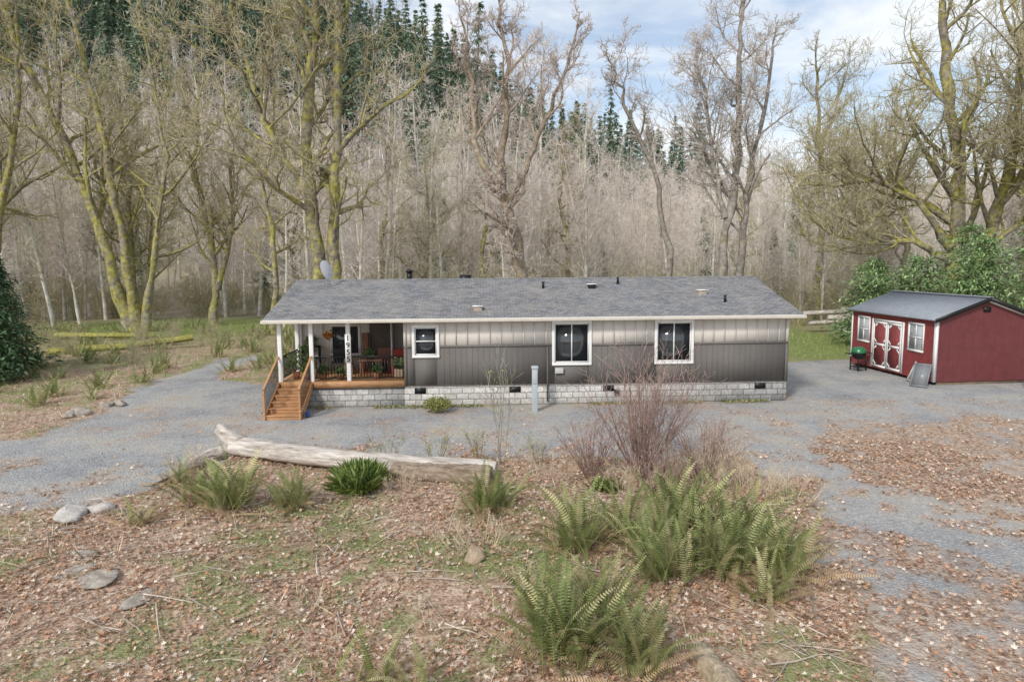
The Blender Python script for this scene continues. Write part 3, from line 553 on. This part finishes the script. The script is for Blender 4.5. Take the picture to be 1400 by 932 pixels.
# ------------------------------------------------------------ TREES
MOSS=(.33,.305,.085)
mossbark=attrmat('mossy_bark',.95,.5,4.0,moss=MOSS,bump=1.,mosslo=.43,mrange=.16)
drybark=attrmat('grey_bark',.95,.4,4.0,moss=(.30,.27,.10),bump=.9,mosslo=.54)
B1=(.26,.23,.185,1);B2=(.34,.30,.23,1);B3=(.48,.43,.32,.85);B4=(.60,.53,.40,.5)
def maple(name,loc,stems,seed,L=8,nl=12,moss=1,m=None,t0=.25,obj=True,**kw):
    a=lambda c,mm:(c[0],c[1],c[2],c[3]*mm)
    c=dict(K=[0,8,6,5,4],S=[9,7,5,4,3],w=[.1,.13,.18,.2,.16],up=[.05,.08,.08,.07,.05],end=[.4,.35,.35,.35,.4],rmin=.011,n=[0,7,6,6,0],t0=[.3,.2,.15,.1,0],ang=(30,72),ratio=[1,.5,.5,.5,.5],pz=.3,rf=1.05,col=[a(B1,moss),a(B1,moss),a(B2,moss),a(B3,moss),B4]); c.update(kw)
    T=Tree(seed)
    for pts,r0,r1 in stems: T.stem(pts,r0,r1,c,nl,t0,L)
    if not obj: return T.mesh(name,m or mossbark,obj=False)
    o=T.mesh(name,m or mossbark); o.location=(loc[0],loc[1],gz(*loc)-.15); return o
maple('mossy_maple_tree',(-28.5,51),[([(0,0,0),(-1.8,0,7),(-3.6,.5,13),(-6.5,0,20),(-8,0,26)],.42,.13),([(.3,0,0),(-.6,.5,8),(-1.2,0,15),(-3,0,24)],.36,.11),([(.9,0.2,0),(2.2,0,7),(3.2,.5,13),(2.6,0,20)],.26,.08)],3,7.5,12)
maple('mossy_maple_tree',(-11.8,42),[([(0,0,0),(-.1,0,6),(-.5,0,12),(.4,0,20),(.2,0,25)],.46,.17),([(1.2,.3,0),(.9,0,6),(1.3,.5,12),(1.6,0,19),(2.5,0,24)],.38,.14),([(-.3,0,9),(-2.6,0,13),(-4,.5,17),(-4.5,0,22)],.22,.09)],5,7,13)
maple('mossy_maple_tree',(-40,50),[([(0,0,0),(.8,0,8),(-.5,0,16),(1.5,0,24)],.40,.12),([(.8,0,0),(3,0,8),(5,0,15),(5.5,0,22)],.3,.1)],8,8,12)
maple('mossy_maple_tree',(-24.5,56),[([(0,0,0),(.3,0,6),(-.8,0,12),(-.2,0,18)],.3,.1),([(.4,0,3),(1.9,0,8),(2.3,0,14)],.2,.08)],9,5.5,12)
maple('dead_snag_tree',(.9,43),[([(0,0,0),(-.2,0,4.5),(-1.1,0,8.2),(-1.5,0,9.6)],.42,.30),([(-1.4,0,9.3),(-3.1,0,12),(-3.3,.3,15.5),(-3.6,0,19)],.22,.07),([(-1.5,0,9.4),(-1.2,.3,13),(-.9,0,17),(-1.5,0,20)],.24,.08),([(-1.2,0,8.6),(.3,0,11.5),(1.5,.2,14.5),(3.0,0,18.5)],.23,.07)],12,3.6,8,.5,drybark,t0=.35,col=[(.30,.24,.19,.6),(.33,.27,.22,.5),(.42,.35,.30,.3),(.54,.46,.41,0),(.60,.52,.47,0)])
GT=[(.29,.26,.23,.4),(.33,.295,.265,.4),(.42,.375,.335,.3),(.54,.48,.43,0),(.60,.54,.49,0)]
maple('bigleaf_maple_tree',(13.6,45),[([(0,0,0),(.3,0,6),(1.1,0,12),(.8,0,18),(1.2,0,22)],.34,.09),([(.9,0,0),(1.7,.4,6),(2.1,0,12),(3.0,0,18)],.28,.08),([(.3,0,8),(-.6,0,12),(-1.6,0,17)],.17,.06)],14,5.5,11,.5,drybark,t0=.35,col=GT)
maple('leaning_maple_tree',(11.0,47),[([(0,0,0),(-.4,0,6),(-1.3,0,11),(-3.3,0,15.5),(-4.2,0,18)],.24,.06)],15,3.4,9,.5,drybark,t0=.5,col=GT)
maple('leaning_maple_tree',(10.5,43),[([(0,0,0),(-1.6,0,1.9),(-2.9,0,3.9)],.2,.1)],16,1.2,3,.8,t0=.5)
maple('mossy_maple_tree',(28.6,45),[([(0,0,0),(.5,0,5),(.2,0,11),(-1.0,0,17),(-1.6,0,24)],.52,.17),([(.9,0,0),(2.6,0,7),(4,.3,13),(3.6,0,22)],.44,.14),([(.2,0,6),(-2.4,0,9),(-5,.3,10.4),(-7.2,0,10)],.24,.08),([(.3,0,5),(-2.4,0,6.4),(-5,.3,6.2),(-7.6,0,6.8)],.22,.07)],21,8,14)
maple('mossy_maple_tree',(35.5,40),[([(0,0,0),(-.6,0,7),(-1.8,0,13),(-1.4,0,22)],.52,.17),([(0.3,0,4),(-2.5,0,8.5),(-4.3,0,13),(-7.5,0,18)],.3,.11)],23,8.5,13)
MM=[maple('maple_mesh_0',None,[([(0,0,0),(.5,0,7),(-1,0,14),(-2.4,0,19)],.3,.1),([(.3,0,4),(2.,.5,9),(2.6,1,14)],.18,.07)],24,6.5,11,obj=False),
    maple('maple_mesh_1',None,[([(0,0,0),(.5,0,5),(-.4,0,10),(.3,.5,14)],.22,.07)],27,4.5,11,obj=False),
    maple('maple_mesh_2',None,[([(0,0,0),(-.5,0,6),(.4,0,12),(-.4,0,18)],.3,.09),([(.5,.5,0),(1.2,1,6),(2.6,1,11)],.2,.07)],29,6,11,obj=False)]
for (x,y,k,s) in [(26,58,0,1),(-2,55,1,1),(-17.5,50,1,1.1),(-33,60,2,1),(34,62,2,1),(-7,58,2,.75),(4.5,60,1,1.1),(-20,64,0,.95),(-44,58,0,1.1),(-38,66,2,1.1),(-12,66,1,1.2),(42,55,0,1.1),(22,66,1,1.),(48,64,2,1.1),(-50,66,1,1.4),(31,55,1,1.2)]:
    mkobj('mossy_maple_tree',MM[k],None,(x,y,gz(x,y)-.15),(0,0,random.uniform(0,6.28)),s)
ald=attrmat('alder_bark',.9,.35,2.5,moss=(.40,.38,.16),mosslo=.49)
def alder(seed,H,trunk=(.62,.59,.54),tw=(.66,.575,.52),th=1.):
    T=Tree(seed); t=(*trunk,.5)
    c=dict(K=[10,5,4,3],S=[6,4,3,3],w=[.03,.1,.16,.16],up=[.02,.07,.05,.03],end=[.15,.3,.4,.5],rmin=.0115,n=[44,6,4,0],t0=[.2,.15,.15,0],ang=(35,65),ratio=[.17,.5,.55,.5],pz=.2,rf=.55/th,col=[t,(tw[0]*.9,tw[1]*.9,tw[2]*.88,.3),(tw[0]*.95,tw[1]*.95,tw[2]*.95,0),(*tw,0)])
    T.grow(Vector((0,0,-.5)),Vector((T.r.gauss(0,.05),T.r.gauss(0,.05),1)),H,H*.0095*th,0,c)
    return T.mesh('alder_mesh_%d'%seed,ald,obj=False)
AL=[alder(100+i,h,tw=t) for i,(h,t) in enumerate([(17,(.82,.73,.67)),(20,(.84,.745,.68)),(18,(.75,.67,.55)),(15,(.83,.77,.72)),(21,(.83,.72,.66)),(19,(.72,.67,.52))])]+[alder(120,16,trunk=(.88,.86,.83),tw=(.78,.71,.66),th=1.25),alder(121,19,trunk=(.82,.79,.75),tw=(.78,.71,.66),th=1.2)]  # twig colours paled to stand in for far atmospheric haze
def forest(name,n,x0,x1,y0,y1,meshes,smin,smax,acc=lambda x,y:True,mind=2.0,spread=.9,sf=lambda x,y:1):
    e=empty(name); pts=[];k=0;tries=0
    while k<n and tries<n*12:
        tries+=1; y=random.uniform(y0,y1); lim=min(abs(y*spread)+12,400); x=random.uniform(max(x0,-lim),min(x1,lim))
        if not acc(x,y): continue
        if any((x-a)**2+(y-b_)**2<mind*mind for a,b_ in pts[-400:]): continue
        pts.append((x,y)); s=random.uniform(smin,smax)*sf(x,y)
        mkobj('%s_part'%name,random.choice(meshes),e,(x,y,gz(x,y)-.1),(random.gauss(0,.035),random.gauss(0,.035),random.uniform(0,6.28)),(s,s,s*random.uniform(.9,1.12))); k+=1
    return e
rsf=lambda x,y:(1 if x<0 else max(.78,1-.012*x))
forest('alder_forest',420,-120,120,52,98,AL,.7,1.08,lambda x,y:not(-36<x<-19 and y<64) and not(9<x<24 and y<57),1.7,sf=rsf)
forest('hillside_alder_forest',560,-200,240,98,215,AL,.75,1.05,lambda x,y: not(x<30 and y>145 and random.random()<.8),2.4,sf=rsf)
# conifers
conm=attrmat('conifer_needles',.8,.35,1.5,trans=.2)
def conifer(seed,H,rb,lv_,nb,nt,cols,sz,shape=.85,droop=.35,obj=False,name=None):
    r=np.random.RandomState(seed); mb=MB(); batch_tubes(mb,[[(0,0,-.5),(0,0,H*.5),(0,0,H*.97)]],[[H*.014,H*.008,.01]],6,[(.16,.12,.09,1)])
    tri=np.array([[-.22,0,0],[.22,0,0],[.12,.6,-.1],[0,1.,-.25],[-.14,.55,-.1]]); tf=np.array([[0,1,2,3,4]])
    Pn=[];Yw=[];Pi=[];Sz=[]
    for i in range(lv_):
        t=(i+r.rand())/lv_; z=H*(.04+.96*t); rr=rb*(1-t)**shape*(.7+.5*r.rand())+.05
        for j in range(nb):
            a=r.rand()*6.28; rl=rr*r.uniform(.6,1.15)
            for k in range(nt):
                f=(k+r.rand())/nt; f=.15+.85*f
                Pn.append((math.cos(a)*rl*f+r.normal(0,.12*rl*.4),math.sin(a)*rl*f+r.normal(0,.12*rl*.4),z-droop*rl*f*f+.15*rl*f+r.normal(0,.1))); Yw.append(a-1.57+r.normal(0,.7)); Pi.append(r.normal(-.15,.4)); Sz.append(sz*r.uniform(.6,1.3)*(1.1-.5*t))
    n=len(Pn); Pn=np.array(Pn); cc=np.array(cols)[r.randint(0,len(cols),n)]*(r.uniform(.6,1.3,(n,1)))
    scatter(mb,tri,tf,Pn,np.array(Yw),np.array(Pi),r.normal(0,.3,n),np.array(Sz),cc)
    return mb.build(name or 'conifer_mesh_%d'%seed,conm,obj=obj)
FC_HAZE=[(.25,.34,.23),(.31,.40,.28),(.20,.28,.20)]  # distant needle greens lightened: air haze painted into the colour
CM=[conifer(200+i,h,rb,30,9,5,FC_HAZE,1.25) for i,(h,rb) in enumerate([(26,4.8),(22,4.2),(30,5.2),(24,4.0)])]
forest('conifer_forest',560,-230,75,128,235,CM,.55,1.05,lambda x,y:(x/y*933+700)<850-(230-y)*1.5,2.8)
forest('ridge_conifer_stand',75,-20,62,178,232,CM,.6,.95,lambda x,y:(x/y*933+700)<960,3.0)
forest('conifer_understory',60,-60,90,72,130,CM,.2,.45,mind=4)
GN=[(.26,.38,.16),(.35,.47,.22),(.19,.29,.12)]
for (x,y,h,rb,sd) in [(21.8,36.5,5.2,2.8,1),(24.4,35.5,6.2,3.0,2),(28.0,36,7.4,3.2,3),(31.0,37,7.6,3.2,4),(21.2,40,5.0,2.6,5),(26,39,7.0,3.0,6),(27.0,33.0,5.2,2.4,7),(34,38,7,3,8)]:
    o=conifer(300+sd,h,rb,36,19,9,GN,.28,.42,.12,True,'green_cedar_shrub'); o.location=(x,y,gz(x,y))
for (x,y,h,rb,sd) in [(-22.9,29.5,5.8,2.0,11),(-25.2,30.5,7.5,2.8,12),(-24.8,33,5.6,2.0,13)]:
    o=conifer(300+sd,h,rb,38,19,9,[(.12,.20,.10),(.16,.25,.13),(.09,.15,.08)],.27,.75,.25,True,'young_fir_tree'); o.location=(x,y,gz(x,y))
# ------------------------------------------------------------ FERNS
fernm=attrmat('fern_frond',.6,.25,6,trans=.3)
def fern(seed,nf,L,dead=.18,npn=30,up=(48,86)):
    r=random.Random(seed); mb=MB()
    for i in range(nf):
        az=r.uniform(0,6.283); el=R(r.uniform(*up)); isd=r.random()<dead
        if isd: el=R(r.uniform(10,45))
        Lf=L*r.uniform(.55,1.12); n=npn; s=np.linspace(0,1,n); curl=r.uniform(.2,1.15)
        e=el-curl*s**1.8; ds=Lf/n; h=np.cumsum(np.cos(e))*ds; z=np.cumsum(np.sin(e))*ds
        side=r.gauss(0,.1)*s**2*Lf
        cx,sx_=math.cos(az),math.sin(az); b0=(r.gauss(0,.16*L),r.gauss(0,.14*L))
        P=np.stack([b0[0]+cx*h-sx_*side,b0[1]+sx_*h+cx*side,z],-1)
        T=np.gradient(P,axis=0);T/=np.linalg.norm(T,axis=1,keepdims=True); Sd=np.array([-sx_,cx,0.])
        tw=r.gauss(0,.5); Up=np.cross(T,Sd); Sd2=Sd*math.cos(tw)+Up*math.sin(tw)
        w=(.045+.026*Lf)*np.sin(np.pi*np.clip(s*.84+.16,0,1))**.7*(s>.08)*np.random.RandomState(seed+i).uniform(.75,1.15,n)
        v=r.uniform(.7,1.4); col=(.52*v,.37*v,.23*v) if isd else r.choice([(.15*v,.20*v,.065*v),(.24*v,.29*v,.10*v),(.38*v,.40*v,.18*v),(.20*v,.25*v,.09*v),(.50*v,.46*v,.25*v)])
        pw=ds*.27
        for sg in (-1,1):
            A=P-T*pw; Bq=P+T*pw; tip=P+Sd2*sg*w[:,None]+T*(w[:,None]*.35)-np.array([0,0,1])*w[:,None]*.2
            mid=P+Sd2*sg*w[:,None]*.55+T*pw*1.2
            V=np.stack([A,mid-T*pw*1.5,tip,mid+T*pw*.3,Bq],1).reshape(-1,3); F=np.arange(n*5).reshape(n,5)[w>.002]
            mb.add(V,F,col)
        batch_tubes(mb,[P[::4]],[np.linspace(.006,.002,len(P[::4]))],3,[(.38*v,.34*v,.15*v,1)])
    return mb
FP=[(-5.9,13.7,110,1.3,.12),(-6.7,14.1,50,1.0,.3),(-4.7,14.0,70,.95,.25),(-7.9,15.6,40,.8,.7),(-.5,13.7,80,1.15,.35),
(1.1,11.2,75,1.3,.15),(1.9,11.7,55,1.1,.25),(3.0,11.9,105,1.45,.15),(4.0,11.7,80,1.3,.18),(4.6,11.2,50,1.1,.35),(2.3,10.7,65,1.1,.15),(3.3,10.3,105,1.35,.18),(2.3,10.0,75,1.1,.2),(4.2,10.3,70,1.15,.35),(3.7,9.5,50,.9,.4),
(.62,8.15,105,1.3,.1),(1.5,7.95,80,1.1,.12),(.35,9.1,45,1.0,.15),(1.25,9.2,50,.95,.2),(-1.8,7.7,26,.95,.4),(-1.1,7.5,20,.75,.3),(-7.4,13.0,26,.65,.5)]
for i,(x,y,nf,L_,dd) in enumerate(FP):
    o=fern(400+i,nf,L_,dd).build('sword_fern',fernm); o.location=(x,y,gz(x,y)-.02)
FM=[fern(500+i,36,1.0,.35,12).build('fern_m%d'%i,fernm,obj=False) for i in range(3)]
forest('background_ferns',150,-40,-11,24,54,FM,.6,1.25,lambda x,y:not inpoly(np.array([x]),np.array([y]),GR)[0],.9,1.0)
forest('background_ferns',60,-10,60,36,60,FM,.7,1.3,lambda x,y:not(10<x<22),.9,1.0)
def bareshrub(name,x,y,n,H,spread,cols,seed,rmin=.004,r0=.013,base=.3):
    T=Tree(seed)
    c=dict(K=[7,5,3],S=[4,3,3],w=[.07,.1,.1],up=[.0,.05,.03],end=[.35,.4,.5],rmin=rmin,n=[7,3,0],t0=[.3,.2,0],ang=(20,50),ratio=[.38,.5,.4],pz=.2,rf=.9,col=cols)
    for i in range(n):
        a=T.r.uniform(0,6.28); k=T.r.random()**.7*spread
        T.grow(Vector((math.cos(a)*base*k,math.sin(a)*base*k,0)),Vector((math.cos(a)*k,math.sin(a)*k,1)),H*T.r.uniform(.5,1.05),r0,0,c)
    o=T.mesh(name,woodm); o.location=(x,y,gz(x,y)); return o
def tuft(name,x,y,n,h,rad,cols):
    mb=MB(); pos=np.stack([x+rs.normal(0,rad,n),y+rs.normal(0,rad,n),np.full(n,gz(x,y))],-1)
    scatter(mb,np.array([[-.011,0,0],[.011,0,0],[.011,.15,.6],[-.011,.15,.6],[0,.5,1.]]),np.array([[0,1,2,4,3]]),pos,rs.rand(n)*6.28,rs.normal(-.1,.35,n),rs.normal(0,.2,n),rs.uniform(.5,1.1,n)*h,palette(n,cols,[1]*len(cols),.25)); return mb.build(name,greenm)
tuft('green_grass_tuft',-3.5,15.0,1500,.62,.14,[(.30,.43,.12),(.42,.54,.18)])
tuft('green_grass_tuft',2.1,14.9,300,.3,.12,[(.38,.47,.15)])
TN=[(.66,.55,.40,0)]*3
for i,(x,y,h,n_) in enumerate([(-.6,11.6,.5,30),(4.5,15.4,1.1,60),(5.3,14.8,.8,45),(5.9,14.2,.6,30),(-2.6,15.3,.5,20),(.7,15.6,.6,26),(-8.1,16.9,.5,20),(2.6,14.6,.7,30)]):
    bareshrub('dry_grass_clump',x,y,n_,h,.8,TN,70+i,.0025,.005,.8)
mb=MB()
n=2600; s_=rs.uniform(1.3,18.3,n); k=vn(s_,s_*0,.8,5)>.45; s_=s_[k]; c=len(s_); yy=-.05-np.abs(rs.normal(0,.16,c))
scatter(mb,wv,wf,np.stack([s_,yy,np.full(c,0.0)],-1),rs.rand(c)*6.28,rs.normal(.4,.4,c),rs.normal(0,.4,c),rs.uniform(.03,.09,c),palette(c,[(.3,.32,.14),(.45,.36,.22),(.22,.27,.1)],[1,1,1])); mb.build('foundation_weeds',greenm,HS)
mb=MB(); leafclump(mb,(-2.6,23.2,.25),.5,1500,.03,.07,[(.30,.32,.10),(.2,.24,.07),(.42,.38,.14)],.5); mb.build('low_boxwood_bush',greenm)
RC=[(.30,.20,.17,0),(.36,.25,.21,0),(.44,.32,.28,0)]
bareshrub('bare_red_shrub',3.1,16.0,66,2.9,.7,RC,31); bareshrub('bare_red_shrub',4.6,15.7,40,1.5,.9,RC,32); bareshrub('bare_red_shrub',1.9,16.0,26,1.5,.8,RC,33); bareshrub('bare_red_shrub',3.4,15.0,34,1.1,.9,RC,35)
bareshrub('bare_sapling',-.3,17.0,4,2.9,.25,[(.35,.33,.27,0)]*3,34)
for i,(x,y) in enumerate([(-3.2,16.8),(-2.0,16.9),(-.9,17.2),(0.6,16.9)]): bareshrub('young_sprout',x,y,7,.9,.5,[(.4,.36,.22,0)]*3,40+i)
mb=MB()
for (x,y,z) in [(-.3,17,1.6),(-.35,17,2.3),(-.2,17.0,.9),(-1.0,17.2,.6),(-2.0,16.9,.55),(.5,16.9,.5),(2.3,16.0,.3),(-3.2,16.8,.4)]: leafclump(mb,(x,y,z+gz(x,y)),.42,34,.025,.05,[(.5,.54,.12),(.38,.48,.12)])
mb.build('spring_leaf_buds',greenm)
TH=[]
for i in range(4):
    T=Tree(60+i); c=dict(K=[6,4,3],S=[4,3,3],w=[.1,.14,.14],up=[0,.03,.03],end=[.35,.4,.5],rmin=.010,n=[6,4,0],t0=[.2,.2,0],ang=(25,60),ratio=[.4,.5,.4],pz=.2,rf=.8,col=[(.52,.47,.35,.9),(.58,.53,.38,.8),(.66,.60,.46,.5)])
    for k in range(16):
        a=T.r.uniform(0,6.28); q=T.r.random()*.8; T.grow(Vector((math.cos(a)*1.2*q,math.sin(a)*1.2*q,-.1)),Vector((math.cos(a)*q*.6,math.sin(a)*q*.6,1)),T.r.uniform(1.5,4.5),.025,0,c)
    TH.append(T.mesh('thicket_%d'%i,mossbark,obj=False))
forest('thicket_undergrowth',280,-80,90,48,80,TH,.5,1.2,lambda x,y:not(-38<x<-17 and y<66) and not(9<x<24 and y<53),1.8)
forest('thicket_undergrowth',45,-40,-17,33,50,TH,.22,.45,lambda x,y:True,1.8)
# ------------------------------------------------------------ LOGS, STONES
logm=mat('weathered_log',(.34,.27,.21),.9,2.0,.4,1.,c2=(.76,.70,.63),stretch=(.7,5,5),bscale=5)
barkm=mat('log_bark',(.20,.14,.10),.95,3,.4,1,c2=(.42,.33,.25),stretch=(1,4,4),bscale=9)
def log(name,pts,r0,r1,m,S=20,parent=None,knob=.045):
    mb=MB(); K=34; P=[];V=[Vector(p) for p in pts]; st=V[0].copy(); d=V[-1]-st; yaw=math.atan2(d.y,d.x); Rm=Matrix.Rotation(-yaw,3,'Z'); V=[Rm@(v-st) for v in V]
    for k in range(K):
        t=k/(K-1)*(len(V)-1); i=min(len(V)-2,int(t)); P.append(V[i].lerp(V[i+1],t-i))
    Q=np.array([tuple(p) for p in P]); T=np.gradient(Q,axis=0);T/=np.linalg.norm(T,axis=1,keepdims=True)
    A=np.cross(T,[0,0.02,1.]);A/=np.linalg.norm(A,axis=1,keepdims=True);Bv=np.cross(T,A)
    th=np.arange(S)*2*math.pi/S; rr=np.linspace(r0,r1,K)[:,None]*(1+.10*np.sin(th*3+1)[None]+.08*np.sin(th*5)[None]+.07*np.sin(np.arange(K)*.5)[:,None]*np.cos(th)[None]+rs.normal(0,knob,(K,S))); rr[0]*=.8;rr[-1]*=.85
    VV=Q[:,None]+rr[...,None]*(A[:,None]*np.cos(th)[None,:,None]+Bv[:,None]*np.sin(th)[None,:,None])
    idx=np.arange(K*S).reshape(K,S); F=np.stack([idx[:-1],np.roll(idx[:-1],-1,1),np.roll(idx[1:],-1,1),idx[1:]],-1).reshape(-1,4)
    mb.add(VV.reshape(-1,3),F,(1,1,1,1)); mb.add(VV[0],[list(range(S))],(1,1,1,1)); mb.add(VV[-1],[list(range(S))],(1,1,1,1))
    o=mb.build(name,m,parent,smooth=True); o.location=st; o.rotation_euler=(0,0,yaw); return o
LG=empty('fallen_log')
log('trunk',[(-7.6,18.0,.25),(-6,17.3,.24),(-3.5,16.4,.23),(-.4,15.8,.2)],.26,.23,logm,parent=LG)
log('root_stub',[(-7.3,17.9,.26),(-7.7,18.2,.42),(-8.1,18.5,.62)],.29,.17,logm,parent=LG)
log('root_spur',[(-7.5,17.9,.22),(-8.0,17.6,.18),(-8.4,17.2,.06)],.16,.06,logm,parent=LG)
log('bark_slab',[(-2.9,16.0,.16),(-1.7,15.6,.18),(-.5,15.35,.2)],.2,.26,barkm,parent=LG)
log('limb',[(-7.6,17.6,.1),(-8.0,16.4,.12),(-8.3,15.2,.1)],.07,.03,barkm,parent=LG)
mossl=mat('moss_log',(.26,.25,.06),.95,5,.4,.8,c2=(.44,.40,.12))
log('mossy_fallen_log',[(-26.5,38.5,.15),(-23,40,.25),(-19.5,41.5,.6)],.22,.18,mossl)
log('mossy_fallen_log',[(-31,46,.3),(-27.5,45,.4),(-24,45.6,.3)],.2,.14,mossl)
LP=empty('cut_log_pile')
for i in range(20):
    x=random.uniform(19.5,25);y=random.uniform(43,48); a=random.uniform(-.5,.5); log('cut_log' ,[(x,y,.3+.34*(i//4)),(x+2.8*math.cos(a),y+2.8*math.sin(a)*.4,.35+.36*(i//4))],.19,.15,logm,10,parent=LP)
def rock(name,x,y,sx,sy,sz,m,seed,sink=.3):
    r=np.random.RandomState(seed); nu,nv=22,14; Dl=[];Fq=[]
    for j in range(nv+1):
        ph=math.pi*j/nv
        for i in range(nu):
            t=2*math.pi*i/nu; Dl.append((math.cos(t)*math.sin(ph),math.sin(t)*math.sin(ph),math.cos(ph)))
    D_=np.array(Dl); pl=r.normal(0,1,(13,3));pl/=np.linalg.norm(pl,axis=1,keepdims=True); off=r.uniform(.5,.9,13)
    dd=D_@pl.T; s=np.min(np.where(dd>.05,off/np.maximum(dd,.05),9),axis=1).clip(.4,1.2); D_=D_*s[:,None]*np.array([sx,sy,sz])*1.3
    for j in range(nv):
        for i in range(nu): Fq.append([j*nu+i,j*nu+(i+1)%nu,(j+1)*nu+(i+1)%nu,(j+1)*nu+i])
    mb=MB(); mb.add(D_,Fq,(1,1,1,1)); o=mb.build(name,m); o.location=(x,y,gz(x,y)+sz*(.8-sink)); o.rotation_euler=(0,0,r.rand()*3); return o
rw=mat('pale_rock',(.50,.47,.43),.9,5,.3,.9); rg=mat('grey_rock',(.28,.24,.20),.9,5,.35,.9,c2=(.54,.48,.41)); rt=mat('tan_rock',(.40,.31,.22),.9,5,.3,.7)
rock('pale_boulder',-9.1,13.6,.42,.26,.15,rw,1,.4); rock('pale_boulder',-8.75,13.85,.22,.18,.12,rw,2,.4)
for i,(x,y,s) in enumerate([(-7.3,10.9,.30),(-6.7,10.6,.38),(-5.75,9.9,.30),(-7.6,11.5,.25)]): rock('flat_stepping_stone',x,y,s,s*.6,.04,rg,10+i,.35)
rock('tan_boulder',-.65,10.9,.16,.13,.13,rt,20)
for i in range(9): rock('garden_rock',-14.9+random.uniform(-.9,.6),23.9+random.uniform(-1,.8),random.uniform(.12,.28),random.uniform(.12,.25),random.uniform(.08,.16),rg,30+i)
log('rotten_wood_slab',[(2.6,7.1,.12),(2.5,7.7,.14),(2.35,8.3,.15)],.2,.17,mat('rotten_wood',(.34,.26,.17),.95,4,.3,.8,c2=(.60,.50,.36),stretch=(1,4,4)),16,knob=.1)
# ------------------------------------------------------------ LIGHT / SKY
w=bpy.data.worlds.new('World'); scene.world=w; w.use_nodes=True; nt=w.node_tree; L=nt.links; bg=nt.nodes['Background']
sky=N(nt,'ShaderNodeTexSky'); sky.sky_type='NISHITA'; sky.sun_disc=False; sky.sun_elevation=R(38); sky.sun_rotation=R(212); sky.air_density=1.0; sky.dust_density=.8
sc=N(nt,'ShaderNodeVectorMath',operation='SCALE'); sc.inputs['Scale'].default_value=.15; L.new(sky.outputs[0],sc.inputs[0])
tc=N(nt,'ShaderNodeTexCoord'); mp=N(nt,'ShaderNodeMapping'); mp.inputs['Scale'].default_value=(1.6,1.6,5.5); mp.inputs['Location'].default_value=(.3,.1,.25); L.new(tc.outputs['Generated'],mp.inputs[0])
no=N(nt,'ShaderNodeTexNoise'); no.inputs['Scale'].default_value=1.9; no.inputs['Detail'].default_value=9; no.inputs['Roughness'].default_value=.55; no.inputs['Distortion'].default_value=.4; L.new(mp.outputs[0],no.inputs['Vector'])
mr=N(nt,'ShaderNodeMapRange'); mr.inputs[1].default_value=.42; mr.inputs[2].default_value=.62; mr.inputs[3].default_value=.25; mr.inputs[4].default_value=.95; L.new(no.outputs['Fac'],mr.inputs[0])
mx=N(nt,'ShaderNodeMix',data_type='RGBA'); L.new(mr.outputs[0],mx.inputs[0]); L.new(sc.outputs[0],mx.inputs[6]); mx.inputs[7].default_value=(1.0,1.04,1.08,1); L.new(mx.outputs[2],bg.inputs['Color']); bg.inputs['Strength'].default_value=1.0
sd=bpy.data.lights.new('sun','SUN'); sd.energy=2.7; sd.angle=R(9); sd.color=(1,.95,.88); so=bpy.data.objects.new('sun',sd); scene.collection.objects.link(so)
az=R(212); el=R(38); v=Vector((math.sin(az)*math.cos(el),math.cos(az)*math.cos(el),math.sin(el))); so.rotation_euler=v.to_track_quat('Z','Y').to_euler(); so.location=(0,0,50)
cd=bpy.data.cameras.new('camera'); cam=bpy.data.objects.new('camera',cd); scene.collection.objects.link(cam); cd.lens=24; cd.sensor_width=36; cd.clip_end=3000
M=Matrix.Rotation(R(83.2),4,'X')@Matrix.Rotation(R(-.4),4,'Z'); cam.matrix_world=Matrix.Translation((0,0,5.2))@M
scene.camera=cam
